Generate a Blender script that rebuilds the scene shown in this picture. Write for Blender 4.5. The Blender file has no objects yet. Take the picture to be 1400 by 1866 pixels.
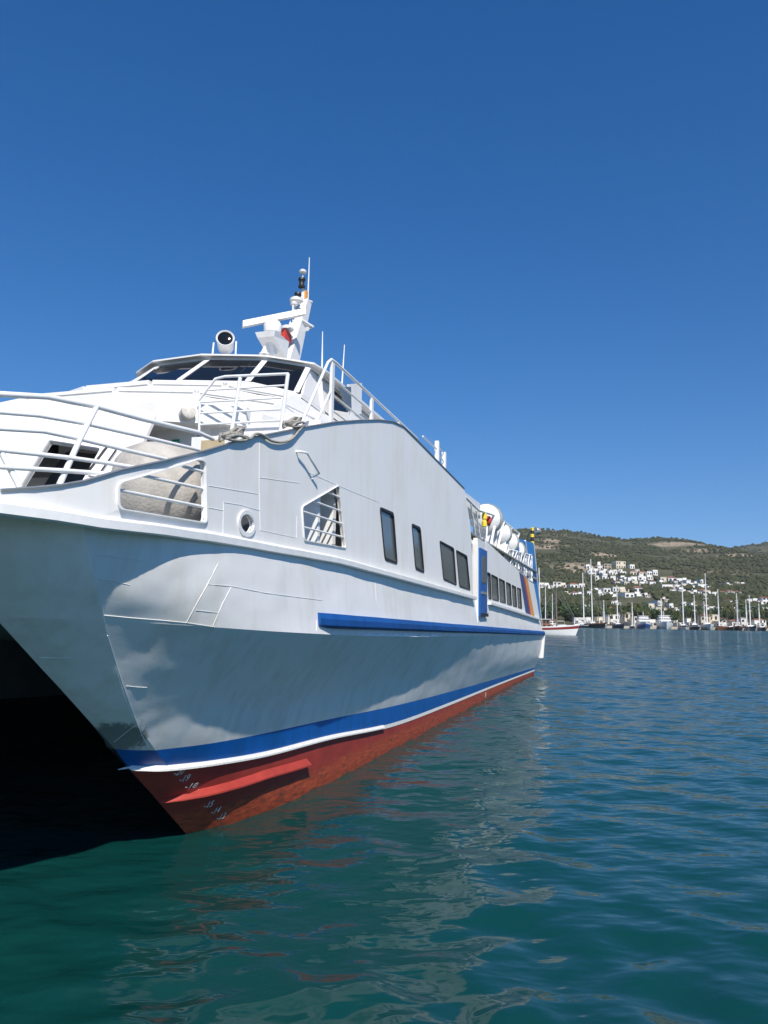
import bpy, bmesh, math, random
import numpy as np
from mathutils import Vector, Matrix, noise as mnoise
from mathutils.bvhtree import BVHTree
from mathutils.geometry import delaunay_2d_cdt
R = math.radians
random.seed(7); rng = np.random.default_rng(11)
SC = bpy.context.scene
COL = SC.collection
# ------------------------------------------------------------------ camera
F = 1402.0; PITCH = R(7.9); ROLL = R(1.0); H = 2.8
cd = bpy.data.cameras.new('camera'); cam = bpy.data.objects.new('camera', cd); COL.objects.link(cam)
cd.sensor_fit = 'HORIZONTAL'; cd.sensor_width = 36.0; cd.lens = F / 1400 * 36
cd.clip_start = 0.1; cd.clip_end = 20000
cam.matrix_world = Matrix.Translation((0, 0, H)) @ Matrix.Rotation(math.pi / 2 + PITCH, 4, 'X') @ Matrix.Rotation(ROLL, 4, 'Z')
SC.camera = cam
SC.render.resolution_x = 768; SC.render.resolution_y = 1024
# ------------------------------------------------------------------ ship axes: s aft, y inboard, z up
A = R(17.2)
AX = np.array([math.sin(A), math.cos(A), 0.0]); IN = np.array([-math.cos(A), math.sin(A), 0.0])
# ------------------------------------------------------------------ sky, sun, exposure
SUN_EL, SUN_OFF = R(45), R(31)
hz = -math.cos(SUN_OFF) * AX - math.sin(SUN_OFF) * IN
sdir = np.array([hz[0] * math.cos(SUN_EL), hz[1] * math.cos(SUN_EL), math.sin(SUN_EL)])
W = bpy.data.worlds.new('World'); SC.world = W; W.use_nodes = True
nt = W.node_tree; nt.nodes.clear()
out = nt.nodes.new('ShaderNodeOutputWorld'); bg = nt.nodes.new('ShaderNodeBackground')
sky = nt.nodes.new('ShaderNodeTexSky'); sky.sky_type = 'NISHITA'; sky.sun_disc = False
sky.sun_elevation = SUN_EL; sky.sun_rotation = math.atan2(sdir[0], sdir[1])
sky.altitude = 0; sky.air_density = 1.0; sky.dust_density = 0.1; sky.ozone_density = 3.0
hsv = nt.nodes.new('ShaderNodeHueSaturation'); hsv.inputs['Saturation'].default_value = 1.375; hsv.inputs['Hue'].default_value = 0.507
# look the sky up a little above the true direction: clear dry air with no pale band at the horizon
tcw = nt.nodes.new('ShaderNodeTexCoord'); sxw = nt.nodes.new('ShaderNodeSeparateXYZ'); cxw = nt.nodes.new('ShaderNodeCombineXYZ')
mxw = nt.nodes.new('ShaderNodeMath'); mxw.operation = 'MAXIMUM'; mxw.inputs[1].default_value = 0.0
maw = nt.nodes.new('ShaderNodeMath'); maw.operation = 'MULTIPLY_ADD'; maw.inputs[1].default_value = 0.80; maw.inputs[2].default_value = 0.10
nt.links.new(tcw.outputs['Generated'], sxw.inputs[0]); nt.links.new(sxw.outputs['Z'], mxw.inputs[0]); nt.links.new(mxw.outputs[0], maw.inputs[0])
nt.links.new(sxw.outputs['X'], cxw.inputs['X']); nt.links.new(sxw.outputs['Y'], cxw.inputs['Y']); nt.links.new(maw.outputs[0], cxw.inputs['Z'])
nt.links.new(cxw.outputs[0], sky.inputs['Vector'])
nt.links.new(sky.outputs[0], hsv.inputs['Color'])
nt.links.new(hsv.outputs[0], bg.inputs[0]); bg.inputs[1].default_value = 0.108
nt.links.new(bg.outputs[0], out.inputs[0])
sl = bpy.data.lights.new('sun', 'SUN'); sl.energy = 5.0; sl.angle = R(0.53); sl.color = (1.0, 0.935, 0.83)
so = bpy.data.objects.new('sun', sl); COL.objects.link(so)
so.rotation_euler = Vector(sdir).to_track_quat('Z', 'Y').to_euler(); so.location = (20, -60, 80)
vs = SC.view_settings; vs.view_transform = 'Standard'; vs.look = 'None'; vs.exposure = 0.2; vs.gamma = 1.0
vs.use_curve_mapping = False
# ------------------------------------------------------------------ pixel helpers (a pixel of the 1400 x 1866 photograph gives a direction)
def ray(u, v):
    x = (u - 700) / F; y = -(v - 933) / F
    c, s = math.cos(ROLL), math.sin(ROLL)
    x, y = x * c - y * s, x * s + y * c
    return np.array([x, math.cos(PITCH) - y * math.sin(PITCH), math.sin(PITCH) + y * math.cos(PITCH)])
def on_y(u, v, y):            # ship point on the vertical plane y inboard
    d = ray(u, v); k = y / (d @ IN); return (float(k * (d @ AX)), y, float(H + k * d[2]))
def on_s(u, v, s):
    d = ray(u, v); k = s / (d @ AX); return (s, float(k * (d @ IN)), float(H + k * d[2]))
def on_z(u, v, z):
    d = ray(u, v); k = (z - H) / d[2]; return (float(k * (d @ AX)), float(k * (d @ IN)), z)
def world_z(u, v, z):
    d = ray(u, v); k = (z - H) / d[2]; return (float(k * d[0]), float(k * d[1]), z)
def world_depth(u, v, Y):
    d = ray(u, v); k = Y / d[1]; return (float(k * d[0]), Y, float(H + k * d[2]))
# ------------------------------------------------------------------ materials
MATS = {}
def newmat(name):
    m = bpy.data.materials.new(name); m.use_nodes = True; MATS[name] = m
    return m, m.node_tree, m.node_tree.nodes['Principled BSDF']
def N(t, kind, **kw):
    n = t.nodes.new(kind)
    for k, v in kw.items():
        if k in n.inputs: n.inputs[k].default_value = v
        else: setattr(n, k, v)
    return n
def ramp(t, src, stops):
    r = t.nodes.new('ShaderNodeValToRGB'); e = r.color_ramp.elements
    while len(e) > 2: e.remove(e[-1])
    for i, (p, c) in enumerate(stops):
        el = e[i] if i < 2 else e.new(p)
        el.position = p; el.color = (*c, 1) if len(c) == 3 else c
    t.links.new(src, r.inputs[0]); return r
def simple(name, col, rough=0.5, metal=0.0, var=0.0, scale=3.0, bump=0.0, bscale=20.0, spec=0.5):
    m, t, b = newmat(name)
    b.inputs['Roughness'].default_value = rough; b.inputs['Metallic'].default_value = metal
    b.inputs['Specular IOR Level'].default_value = spec
    b.inputs['Base Color'].default_value = (*col, 1)
    tc = t.nodes.new('ShaderNodeTexCoord')
    if var:
        n = N(t, 'ShaderNodeTexNoise', Scale=scale, Detail=5.0, Roughness=0.65)
        t.links.new(tc.outputs['Object'], n.inputs['Vector'])
        lo = tuple(max(0, c * (1 - var)) for c in col); hi = tuple(min(1, c * (1 + var * 0.6)) for c in col)
        rp = ramp(t, n.outputs['Fac'], [(0.3, lo), (0.7, hi)])
        t.links.new(rp.outputs[0], b.inputs['Base Color'])
    if bump:
        n2 = N(t, 'ShaderNodeTexNoise', Scale=bscale, Detail=4.0)
        t.links.new(tc.outputs['Object'], n2.inputs['Vector'])
        bp = N(t, 'ShaderNodeBump', Strength=bump, Distance=0.02)
        t.links.new(n2.outputs['Fac'], bp.inputs['Height']); t.links.new(bp.outputs[0], b.inputs['Normal'])
    return m
def hull_paint(name, col, rough, dent=0.5, grime=0.25, scuff=None, frames=0.0, rust=0.0):
    """painted steel or aluminium plate: uneven plating, vertical runs of grime, an optional scuffed patch"""
    m, t, b = newmat(name); L = t.links
    b.inputs['Roughness'].default_value = rough; b.inputs['Specular IOR Level'].default_value = 0.4
    tc = t.nodes.new('ShaderNodeTexCoord')
    mp = t.nodes.new('ShaderNodeMapping'); mp.inputs['Scale'].default_value = (3.0, 3.0, 0.35)
    L.new(tc.outputs['Object'], mp.inputs[0])
    streak = N(t, 'ShaderNodeTexNoise', Scale=1.6, Detail=6.0, Roughness=0.6); L.new(mp.outputs[0], streak.inputs['Vector'])
    blot = N(t, 'ShaderNodeTexNoise', Scale=0.9, Detail=7.0, Roughness=0.62); L.new(tc.outputs['Object'], blot.inputs['Vector'])
    mul = N(t, 'ShaderNodeMath', operation='MULTIPLY'); L.new(streak.outputs['Fac'], mul.inputs[0]); L.new(blot.outputs['Fac'], mul.inputs[1])
    dirty = tuple(c * (1 - grime) * k for c, k in zip(col, (1.0, 0.98, 0.93)))
    rp = ramp(t, mul.outputs[0], [(0.14, dirty), (0.27, col)])
    last = rp.outputs[0]
    if rust:
        rn = N(t, 'ShaderNodeTexNoise', Scale=5.0, Detail=8.0, Roughness=0.7); L.new(mp.outputs[0], rn.inputs['Vector'])
        rr = ramp(t, rn.outputs['Fac'], [(0.68, (0, 0, 0)), (0.78, (1, 1, 1))])
        mx = N(t, 'ShaderNodeMix', data_type='RGBA'); mm = N(t, 'ShaderNodeMath', operation='MULTIPLY'); mm.inputs[1].default_value = rust
        L.new(rr.outputs[0], mm.inputs[0]); L.new(mm.outputs[0], mx.inputs['Factor'])
        L.new(last, mx.inputs['A']); mx.inputs['B'].default_value = (0.32, 0.2, 0.1, 1); last = mx.outputs['Result']
    if scuff:
        for (cx, cy, cz, rad, dk) in scuff:
            sub = N(t, 'ShaderNodeVectorMath', operation='DISTANCE'); L.new(tc.outputs['Object'], sub.inputs[0]); sub.inputs[1].default_value = (cx, cy, cz)
            sn = N(t, 'ShaderNodeTexNoise', Scale=14.0, Detail=10.0, Roughness=0.8); L.new(tc.outputs['Object'], sn.inputs['Vector'])
            ml = N(t, 'ShaderNodeMath', operation='MULTIPLY_ADD'); L.new(sn.outputs['Fac'], ml.inputs[0]); ml.inputs[1].default_value = -2.0 * rad; L.new(sub.outputs['Value'], ml.inputs[2])
            rs = ramp(t, ml.outputs[0], [(0.0, (1, 1, 1)), (max(0.02, rad * 0.35), (0, 0, 0))])
            mx = N(t, 'ShaderNodeMix', data_type='RGBA'); L.new(rs.outputs[0], mx.inputs['Factor'])
            L.new(last, mx.inputs['A']); mx.inputs['B'].default_value = (dk, dk, dk * 0.98, 1); last = mx.outputs['Result']
    L.new(last, b.inputs['Base Color'])
    d1 = N(t, 'ShaderNodeTexNoise', Scale=1.7, Detail=2.0, Roughness=0.45); L.new(tc.outputs['Object'], d1.inputs['Vector'])
    b1 = N(t, 'ShaderNodeBump', Strength=dent, Distance=0.05); L.new(d1.outputs['Fac'], b1.inputs['Height'])
    d2 = N(t, 'ShaderNodeTexNoise', Scale=38.0, Detail=4.0); L.new(tc.outputs['Object'], d2.inputs['Vector'])
    b2 = N(t, 'ShaderNodeBump', Strength=0.12, Distance=0.004); L.new(d2.outputs['Fac'], b2.inputs['Height']); L.new(b1.outputs[0], b2.inputs['Normal'])
    nrm = b2.outputs[0]
    if frames:
        wv = N(t, 'ShaderNodeTexWave', Scale=0.26, Distortion=0.6); wv.wave_type = 'BANDS'; wv.bands_direction = 'X'; wv.wave_profile = 'SIN'
        wv.inputs['Detail'].default_value = 1.0
        L.new(tc.outputs['Object'], wv.inputs['Vector'])
        b3 = N(t, 'ShaderNodeBump', Strength=frames, Distance=0.03); L.new(wv.outputs['Fac'], b3.inputs['Height']); L.new(nrm, b3.inputs['Normal']); nrm = b3.outputs[0]
    L.new(nrm, b.inputs['Normal'])
    return m
SCUFF = None
white_shell = hull_paint('white_shell_paint', (0.82, 0.81, 0.79), 0.45, dent=0.07, grime=0.06, frames=0.02, rust=0.05)
white_gloss = hull_paint('white_superstructure_paint', (0.76, 0.755, 0.745), 0.4, dent=0.05, grime=0.07)
white_rail = simple('white_rail_paint', (0.8, 0.8, 0.79), 0.4, var=0.08, scale=6)
blue_paint = hull_paint('blue_hull_paint', (0.004, 0.095, 0.37), 0.35, dent=0.12, grime=0.2)
blue_rough = hull_paint('blue_rubbing_strake_paint', (0.006, 0.075, 0.29), 0.55, dent=0.35, grime=0.35)
funnel_blue = simple('funnel_blue_paint', (0.01, 0.2, 0.55), 0.4, var=0.15, scale=2)
stripe_navy = simple('navy_stripe_paint', (0.03, 0.06, 0.2), 0.4, var=0.1)
stripe_orange = simple('orange_stripe_paint', (0.75, 0.33, 0.06), 0.4, var=0.1)
glass_dark = simple('tinted_window_glass', (0.008, 0.010, 0.014), 0.04, spec=0.25)
glass_side = simple('grey_cabin_glass', (0.125, 0.15, 0.16), 0.10, var=0.25, scale=0.7, spec=0.6)
rubber = simple('black_window_rubber', (0.02, 0.02, 0.022), 0.6)
grey_deck = simple('grey_deck_paint', (0.30, 0.31, 0.30), 0.7, var=0.2, scale=4)
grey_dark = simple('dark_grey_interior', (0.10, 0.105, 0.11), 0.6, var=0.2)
black_plastic = simple('black_plastic', (0.02, 0.02, 0.02), 0.5)
rope_mat = simple('grey_mooring_rope', (0.36, 0.34, 0.30), 0.9, var=0.4, scale=30, bump=0.8, bscale=60)
green_sign = simple('green_sign_print', (0.0, 0.30, 0.17), 0.5)
yellow_mat = simple('yellow_plastic', (0.85, 0.62, 0.04), 0.45)
red_plastic = simple('red_plastic', (0.55, 0.05, 0.03), 0.5)
metal_grey = simple('galvanised_metal', (0.4, 0.41, 0.41), 0.4, metal=0.6, var=0.15)
mark_white = simple('white_marking_paint', (0.75, 0.74, 0.70), 0.6, var=0.2, scale=30)
cream_mat = simple('cream_wood', (0.5, 0.40, 0.24), 0.6, var=0.2, scale=8)
weld_mat = simple('white_weld_bead', (0.86, 0.87, 0.88), 0.4)
# red antifouling: weed and rust stains along the boot top
def antifoul():
    m, t, b = newmat('red_antifouling_paint'); L = t.links
    b.inputs['Roughness'].default_value = 0.6
    tc = t.nodes.new('ShaderNodeTexCoord'); sp = t.nodes.new('ShaderNodeSeparateXYZ'); L.new(tc.outputs['Object'], sp.inputs[0])
    n = N(t, 'ShaderNodeTexNoise', Scale=1.3, Detail=8.0, Roughness=0.7); L.new(tc.outputs['Object'], n.inputs['Vector'])
    base = ramp(t, n.outputs['Fac'], [(0.3, (0.22, 0.027, 0.02)), (0.7, (0.36, 0.042, 0.029))])
    mp = t.nodes.new('ShaderNodeMapping'); mp.inputs['Scale'].default_value = (1.2, 1.2, 5.0); L.new(tc.outputs['Object'], mp.inputs[0])
    n2 = N(t, 'ShaderNodeTexNoise', Scale=1.6, Detail=9.0, Roughness=0.72); L.new(mp.outputs[0], n2.inputs['Vector'])
    ma = N(t, 'ShaderNodeMath', operation='MULTIPLY_ADD'); L.new(n2.outputs['Fac'], ma.inputs[0]); ma.inputs[1].default_value = -0.55; L.new(sp.outputs['Z'], ma.inputs[2])
    low = ramp(t, ma.outputs[0], [(0.0, (1, 1, 1)), (0.12, (0, 0, 0))])
    n3 = N(t, 'ShaderNodeTexNoise', Scale=4.0, Detail=6.0, Roughness=0.7); L.new(mp.outputs[0], n3.inputs['Vector'])
    weed = ramp(t, n3.outputs['Fac'], [(0.34, (0.09, 0.04, 0.024)), (0.46, (0.30, 0.05, 0.022)), (0.66, (0.46, 0.085, 0.028))])
    mx = N(t, 'ShaderNodeMix', data_type='RGBA'); L.new(low.outputs[0], mx.inputs['Factor']); L.new(base.outputs[0], mx.inputs['A']); L.new(weed.outputs[0], mx.inputs['B'])
    L.new(mx.outputs['Result'], b.inputs['Base Color'])
    bp = N(t, 'ShaderNodeBump', Strength=0.25, Distance=0.03); L.new(n2.outputs['Fac'], bp.inputs['Height']); L.new(bp.outputs[0], b.inputs['Normal'])
    return m
red_af = antifoul()
red_clean = simple('bright_red_antifouling', (0.38, 0.043, 0.03), 0.6, var=0.2, scale=3)
# ------------------------------------------------------------------ mesh builder
class MB:
    def __init__(s): s.v = []; s.f = []
    def add(s, vs_, fs):
        o = len(s.v); s.v.extend([tuple(map(float, p)) for p in vs_]); s.f.extend([tuple(i + o for i in f) for f in fs]); return s
    def box(s, lo, hi):
        x0, y0, z0 = lo; x1, y1, z1 = hi
        return s.add([(x0, y0, z0), (x1, y0, z0), (x1, y1, z0), (x0, y1, z0), (x0, y0, z1), (x1, y0, z1), (x1, y1, z1), (x0, y1, z1)],
                     [(0, 3, 2, 1), (4, 5, 6, 7), (0, 1, 5, 4), (1, 2, 6, 5), (2, 3, 7, 6), (3, 0, 4, 7)])
    def hexa(s, b4, t4):
        return s.add(list(b4) + list(t4), [(0, 3, 2, 1), (4, 5, 6, 7), (0, 1, 5, 4), (1, 2, 6, 5), (2, 3, 7, 6), (3, 0, 4, 7)])
    def tube(s, pts, r, n=8, r2=None, cap=True):
        pts = [Vector(p) for p in pts]; m = len(pts); rings = []
        for i, p in enumerate(pts):
            d = (pts[min(i + 1, m - 1)] - pts[max(i - 1, 0)]).normalized()
            up = Vector((0, 0, 1)) if abs(d.z) < 0.93 else Vector((1, 0, 0))
            a = d.cross(up).normalized(); b = d.cross(a).normalized()
            rr = r if r2 is None else r + (r2 - r) * i / max(1, m - 1)
            rings.append([p + (a * math.cos(2 * math.pi * k / n) + b * math.sin(2 * math.pi * k / n)) * rr for k in range(n)])
        o = [q for g in rings for q in g]; fs = []
        for i in range(m - 1):
            for k in range(n):
                fs.append((i * n + k, i * n + (k + 1) % n, (i + 1) * n + (k + 1) % n, (i + 1) * n + k))
        if cap: fs.append(tuple(range(n - 1, -1, -1))); fs.append(tuple((m - 1) * n + k for k in range(n)))
        return s.add(o, fs)
    def lathe(s, base, axis, prof, n=16):      # prof: (distance along axis, radius)
        d = Vector(axis).normalized(); up = Vector((0, 0, 1)) if abs(d.z) < 0.9 else Vector((1, 0, 0))
        a = d.cross(up).normalized(); b = d.cross(a).normalized(); base = Vector(base)
        o = []; fs = []
        for h, r in prof:
            for k in range(n):
                o.append(base + d * h + (a * math.cos(2 * math.pi * k / n) + b * math.sin(2 * math.pi * k / n)) * max(r, 1e-4))
        for i in range(len(prof) - 1):
            for k in range(n):
                fs.append((i * n + k, i * n + (k + 1) % n, (i + 1) * n + (k + 1) % n, (i + 1) * n + k))
        fs.append(tuple(range(n - 1, -1, -1))); fs.append(tuple((len(prof) - 1) * n + k for k in range(n)))
        return s.add(o, fs)
    def grid(s, rows, close=False):
        n = len(rows[0]); o = [p for r in rows for p in r]; fs = []
        for i in range(len(rows) - 1):
            for k in range(n - 1): fs.append((i * n + k, i * n + k + 1, (i + 1) * n + k + 1, (i + 1) * n + k))
        return s.add(o, fs)
    def prism(s, poly, off):                   # polygon (3-D points) extruded by the vector off
        n = len(poly); off = Vector(off); o = [Vector(p) for p in poly]; o += [p + off for p in o[:n]]
        fs = [tuple(range(n - 1, -1, -1)), tuple(range(n, 2 * n))] + [(k, (k + 1) % n, n + (k + 1) % n, n + k) for k in range(n)]
        return s.add(o, fs)
    def mesh(s, name, mat, smooth=None, recalc=True, shift=None):
        me = bpy.data.meshes.new(name)
        v = s.v if shift is None else [(p[0] - shift[0], p[1] - shift[1], p[2] - shift[2]) for p in s.v]
        me.from_pydata(v, [], s.f); me.validate()
        if recalc:
            bm = bmesh.new(); bm.from_mesh(me); bmesh.ops.recalc_face_normals(bm, faces=bm.faces); bm.to_mesh(me); bm.free()
        if smooth is not None:
            me.shade_smooth(); me.set_sharp_from_angle(angle=R(smooth))
        if mat: me.materials.append(mat)
        me.update(); return me
    def obj(s, name, mat, parent=None, smooth=None, recalc=True, shift=None):
        o = bpy.data.objects.new(name, s.mesh(name, mat, smooth, recalc, shift)); COL.objects.link(o)
        if parent is not None: o.parent = parent
        return o
def tag(o, label=None, cat=None, group=None, kind=None):
    if label: o['label'] = label
    if cat: o['category'] = cat
    if group: o['group'] = group
    if kind: o['kind'] = kind
    return o
def empty(name, loc, rz=0, label=None, cat=None, group=None):
    o = bpy.data.objects.new(name, None); COL.objects.link(o); o.empty_display_size = 0.3
    o.location = loc; o.rotation_euler = (0, 0, rz); return tag(o, label, cat, group)
def copy_tree(o, parent=None):
    c = o.copy(); COL.objects.link(c)
    if parent is not None: c.parent = parent
    for ch in list(o.children): copy_tree(ch, c)
    return c
def cr(pts, n):                                # Catmull-Rom through control points, n samples per span
    P = [np.array(p, float) for p in pts]; P = [2 * P[0] - P[1]] + P + [2 * P[-1] - P[-2]]; o = []
    for i in range(1, len(P) - 2):
        for k in range(n):
            t = k / n; a, b, c, d = P[i - 1:i + 3]
            o.append(0.5 * ((2 * b) + (-a + c) * t + (2 * a - 5 * b + 4 * c - d) * t * t + (-a + 3 * b - 3 * c + d) * t ** 3))
    o.append(P[-2]); return o
# ================================================================== WATER
def build_water():
    th = np.concatenate([np.linspace(R(-80), R(-36), 60)[:-1], np.linspace(R(-36), R(36), 521), np.linspace(R(36), R(80), 60)[1:], np.linspace(R(80), R(280), 50)[1:-1]])
    rad = [0.7]
    while rad[-1] < 6000: r_ = rad[-1]; rad.append(r_ + (max(0.02, 0.021 * r_) if r_ < 10 else (0.21 if r_ < 60 else (0.21 + (r_ - 60) * 0.006 if r_ < 160 else r_ * 0.035))))
    rad = np.array(rad)
    T, RR = np.meshgrid(th, rad)
    X = RR * np.sin(T); Y = RR * np.cos(T); Z = np.zeros_like(X); DX = np.zeros_like(X); DY = np.zeros_like(X)
    dr = np.gradient(rad); spac = np.maximum(np.broadcast_to(dr[:, None], RR.shape), RR * np.where(np.abs(T) < R(36.5), 0.00242, 0.06))
    g = np.random.default_rng(5)
    lee = 1 - 0.2 / (1 + np.exp((X + 1.0 + 0.05 * Y) * 0.9))
    lee = np.where(Y > 40, 1, lee)
    lams = np.exp(np.linspace(np.log(0.20), np.log(4.5), 80))
    for i, lam in enumerate(lams):
        k = 2 * math.pi / lam
        ang = R(248) + g.normal(0, 0.95)
        slope = 0.068 * math.exp(-(math.log(lam / 0.40) / 0.85) ** 2) + 0.009
        a = slope / k
        ph = g.uniform(0, 2 * math.pi)
        p = k * (math.cos(ang) * X + math.sin(ang) * Y) + ph
        # slow beating so that the wave groups are uneven
        gm = 0.65 + 0.55 * np.sin(0.13 * k * (X * math.sin(ang * 1.7) + Y * math.cos(ang * 1.3)) + ph * 3)
        fade = np.clip((lam / spac - 2.2) / 2.5, 0, 1) * lee * gm
        Z += fade * a * np.sin(p)
        DX += fade * a * 0.75 * math.cos(ang) * np.cos(p); DY += fade * a * 0.75 * math.sin(ang) * np.cos(p)
    X = X + DX; Y = Y + DY
    nr, na = X.shape
    v = np.stack([X, Y, Z], -1).reshape(-1, 3)
    idx = np.arange(nr * na).reshape(nr, na); nx = np.roll(idx, -1, axis=1)
    q = np.stack([idx[:-1], idx[1:], nx[1:], nx[:-1]], -1).reshape(-1, 4)
    me = bpy.data.meshes.new('water')
    c = len(v); v = np.vstack([v, [[0, 0, 0]]])
    tri = np.stack([idx[0], nx[0], np.full(na, c)], -1)
    nv = len(v); me.vertices.add(nv); me.vertices.foreach_set('co', v.astype(np.float32).ravel())
    loops = np.concatenate([q[:, ::-1].ravel(), tri[:, ::-1].ravel()]).astype(np.int32)
    starts = np.concatenate([np.arange(len(q)) * 4, len(q) * 4 + np.arange(len(tri)) * 3]).astype(np.int32)
    me.loops.add(len(loops)); me.loops.foreach_set('vertex_index', loops)
    me.polygons.add(len(starts)); me.polygons.foreach_set('loop_start', starts)
    me.update(calc_edges=True); me.validate(); me.shade_smooth()
    bm = None
    o = bpy.data.objects.new('water', me); COL.objects.link(o); tag(o, kind='structure')
    m, t, b = newmat('sea_water'); L = t.links
    b.inputs['Roughness'].default_value = 0.04; b.inputs['IOR'].default_value = 1.333
    tc = t.nodes.new('ShaderNodeTexCoord')
    n0 = N(t, 'ShaderNodeTexNoise', Scale=0.05, Detail=3.0); L.new(tc.outputs['Object'], n0.inputs['Vector'])
    rp = ramp(t, n0.outputs['Fac'], [(0.35, (0.003, 0.040, 0.038)), (0.65, (0.0035, 0.048, 0.046))])
    L.new(rp.outputs[0], b.inputs['Base Color'])
    ln = N(t, 'ShaderNodeVectorMath', operation='LENGTH'); L.new(tc.outputs['Object'], ln.inputs[0])
    mr = N(t, 'ShaderNodeMapRange'); mr.inputs['From Min'].default_value = 15; mr.inputs['From Max'].default_value = 260; mr.inputs['To Min'].default_value = 0.085; mr.inputs['To Max'].default_value = 0.18
    L.new(ln.outputs['Value'], mr.inputs['Value']); L.new(mr.outputs[0], b.inputs['Roughness'])   # unresolved ripples far out
    mp = t.nodes.new('ShaderNodeMapping'); mp.inputs['Scale'].default_value = (0.8, 1.3, 1); mp.inputs['Rotation'].default_value = (0, 0, R(-15)); L.new(tc.outputs['Object'], mp.inputs[0])
    f1 = N(t, 'ShaderNodeTexNoise', Scale=4.2, Detail=1.5, Roughness=0.5); L.new(mp.outputs[0], f1.inputs['Vector'])
    f2 = N(t, 'ShaderNodeTexNoise', Scale=1.1, Detail=2.0, Roughness=0.5); L.new(mp.outputs[0], f2.inputs['Vector'])
    b1 = N(t, 'ShaderNodeBump', Strength=0.42, Distance=0.032); L.new(f1.outputs['Fac'], b1.inputs['Height'])
    b2 = N(t, 'ShaderNodeBump', Strength=0.5, Distance=0.15); L.new(f2.outputs['Fac'], b2.inputs['Height']); L.new(b1.outputs[0], b2.inputs['Normal'])
    f3 = N(t, 'ShaderNodeTexNoise', Scale=0.45, Detail=3.0, Roughness=0.55); L.new(mp.outputs[0], f3.inputs['Vector'])
    b3 = N(t, 'ShaderNodeBump', Strength=0.6, Distance=1.3); L.new(f3.outputs['Fac'], b3.inputs['Height']); L.new(b2.outputs[0], b3.inputs['Normal'])
    mfar = N(t, 'ShaderNodeMapRange'); mfar.inputs['From Min'].default_value = 40; mfar.inputs['From Max'].default_value = 160; mfar.inputs['To Min'].default_value = 0.0; mfar.inputs['To Max'].default_value = 1.0
    L.new(ln.outputs['Value'], mfar.inputs['Value']); L.new(mfar.outputs[0], b3.inputs['Strength'])
    L.new(b3.outputs[0], b.inputs['Normal'])
    me.materials.append(m)
    return o
build_water()
# ================================================================== FERRY (ship coordinates s aft, y inboard, z up; all relative to the berth)
YC = 9.0
S0 = (25.0, YC, 0.0)
wp = AX * S0[0] + IN * S0[1]
ferry = empty('catamaran_ferry', (wp[0], wp[1], 0), math.pi / 2 - A,
              'large white catamaran passenger ferry with blue band and red bottom moored in the foreground', 'ferry')
def part(mb, name, mat, parent=None, smooth=None, recalc=True):
    return mb.obj(name, mat, parent or ferry, smooth, recalc, S0)
def sray(u, v):
    d = ray(u, v); return Vector((0, 0, H)), Vector((d @ AX, d @ IN, d[2])).normalized()
# ---- demihull lines, station by station from the stem aft
C0 = [(4.78, 5.45, 3.62), (4.98, 4.90, 3.63), (5.50, 4.42, 3.62), (7.0, 4.22, 3.64), (9, 4.19, 3.66), (12, 4.20, 3.65), (16, 4.20, 3.58), (22, 4.20, 3.45), (32, 4.22, 3.20), (42.8, 4.28, 2.95)]
Ca = [(5.27, 5.45, 3.12), (5.42, 4.97, 3.13), (5.82, 4.52, 3.12), (7.2, 4.21, 3.08), (9.1, 4.14, 3.06), (12, 4.13, 3.0), (16, 4.13, 2.93), (22, 4.14, 2.83), (32, 4.15, 2.66), (42.8, 4.18, 2.48)]
C1 = [(5.72, 5.45, 2.74), (5.85, 5.05, 2.75), (6.2, 4.66, 2.74), (7.45, 4.25, 2.68), (9.1, 4.10, 2.61), (12, 4.06, 2.52), (16, 4.06, 2.44), (22, 4.08, 2.36), (32, 4.12, 2.23), (42.8, 4.12, 2.09)]
Cm = [(6.85, 5.45, 1.88), (6.95, 5.22, 1.86), (7.15, 4.99, 1.82), (8.25, 4.73, 1.80), (9.8, 4.67, 1.75), (12.3, 4.60, 1.68), (16.3, 4.56, 1.58), (22, 4.48, 1.45), (32, 4.38, 1.25), (42.8, 4.29, 1.08)]
C2 = [(7.60, 5.45, 1.31), (7.70, 5.33, 1.29), (7.9, 5.12, 1.27), (8.8, 4.92, 1.23), (10.2, 4.86, 1.17), (12.6, 4.81, 1.09), (16.5, 4.77, 0.93), (22, 4.75, 0.77), (32, 4.70, 0.54), (42.8, 4.57, 0.35)]
C3 = [(7.88, 5.45, 1.06), (8.0, 5.33, 1.04), (8.25, 5.15, 1.01), (9.05, 4.98, 0.95), (10.4, 4.89, 0.86), (12.7, 4.83, 0.77), (16.5, 4.79, 0.54), (22, 4.78, 0.43), (32, 4.75, 0.31), (42.8, 4.60, 0.20)]
C4 = [(9.22, 5.45, 0), (9.38, 5.36, 0), (9.65, 5.24, 0), (10.3, 5.08, 0), (11.2, 4.95, 0), (13, 4.86, 0), (16.7, 4.81, 0), (22, 4.80, 0), (32, 4.77, 0), (42.8, 4.62, 0)]
C5 = [(10.6, 5.45, -1), (10.8, 5.40, -1), (11.1, 5.34, -1), (11.8, 5.25, -1), (12.6, 5.18, -1), (14, 5.1, -1), (17, 5.05, -1), (22, 5.0, -1), (32, 5.0, -1), (42.8, 4.95, -1)]
ns = 16
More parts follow.
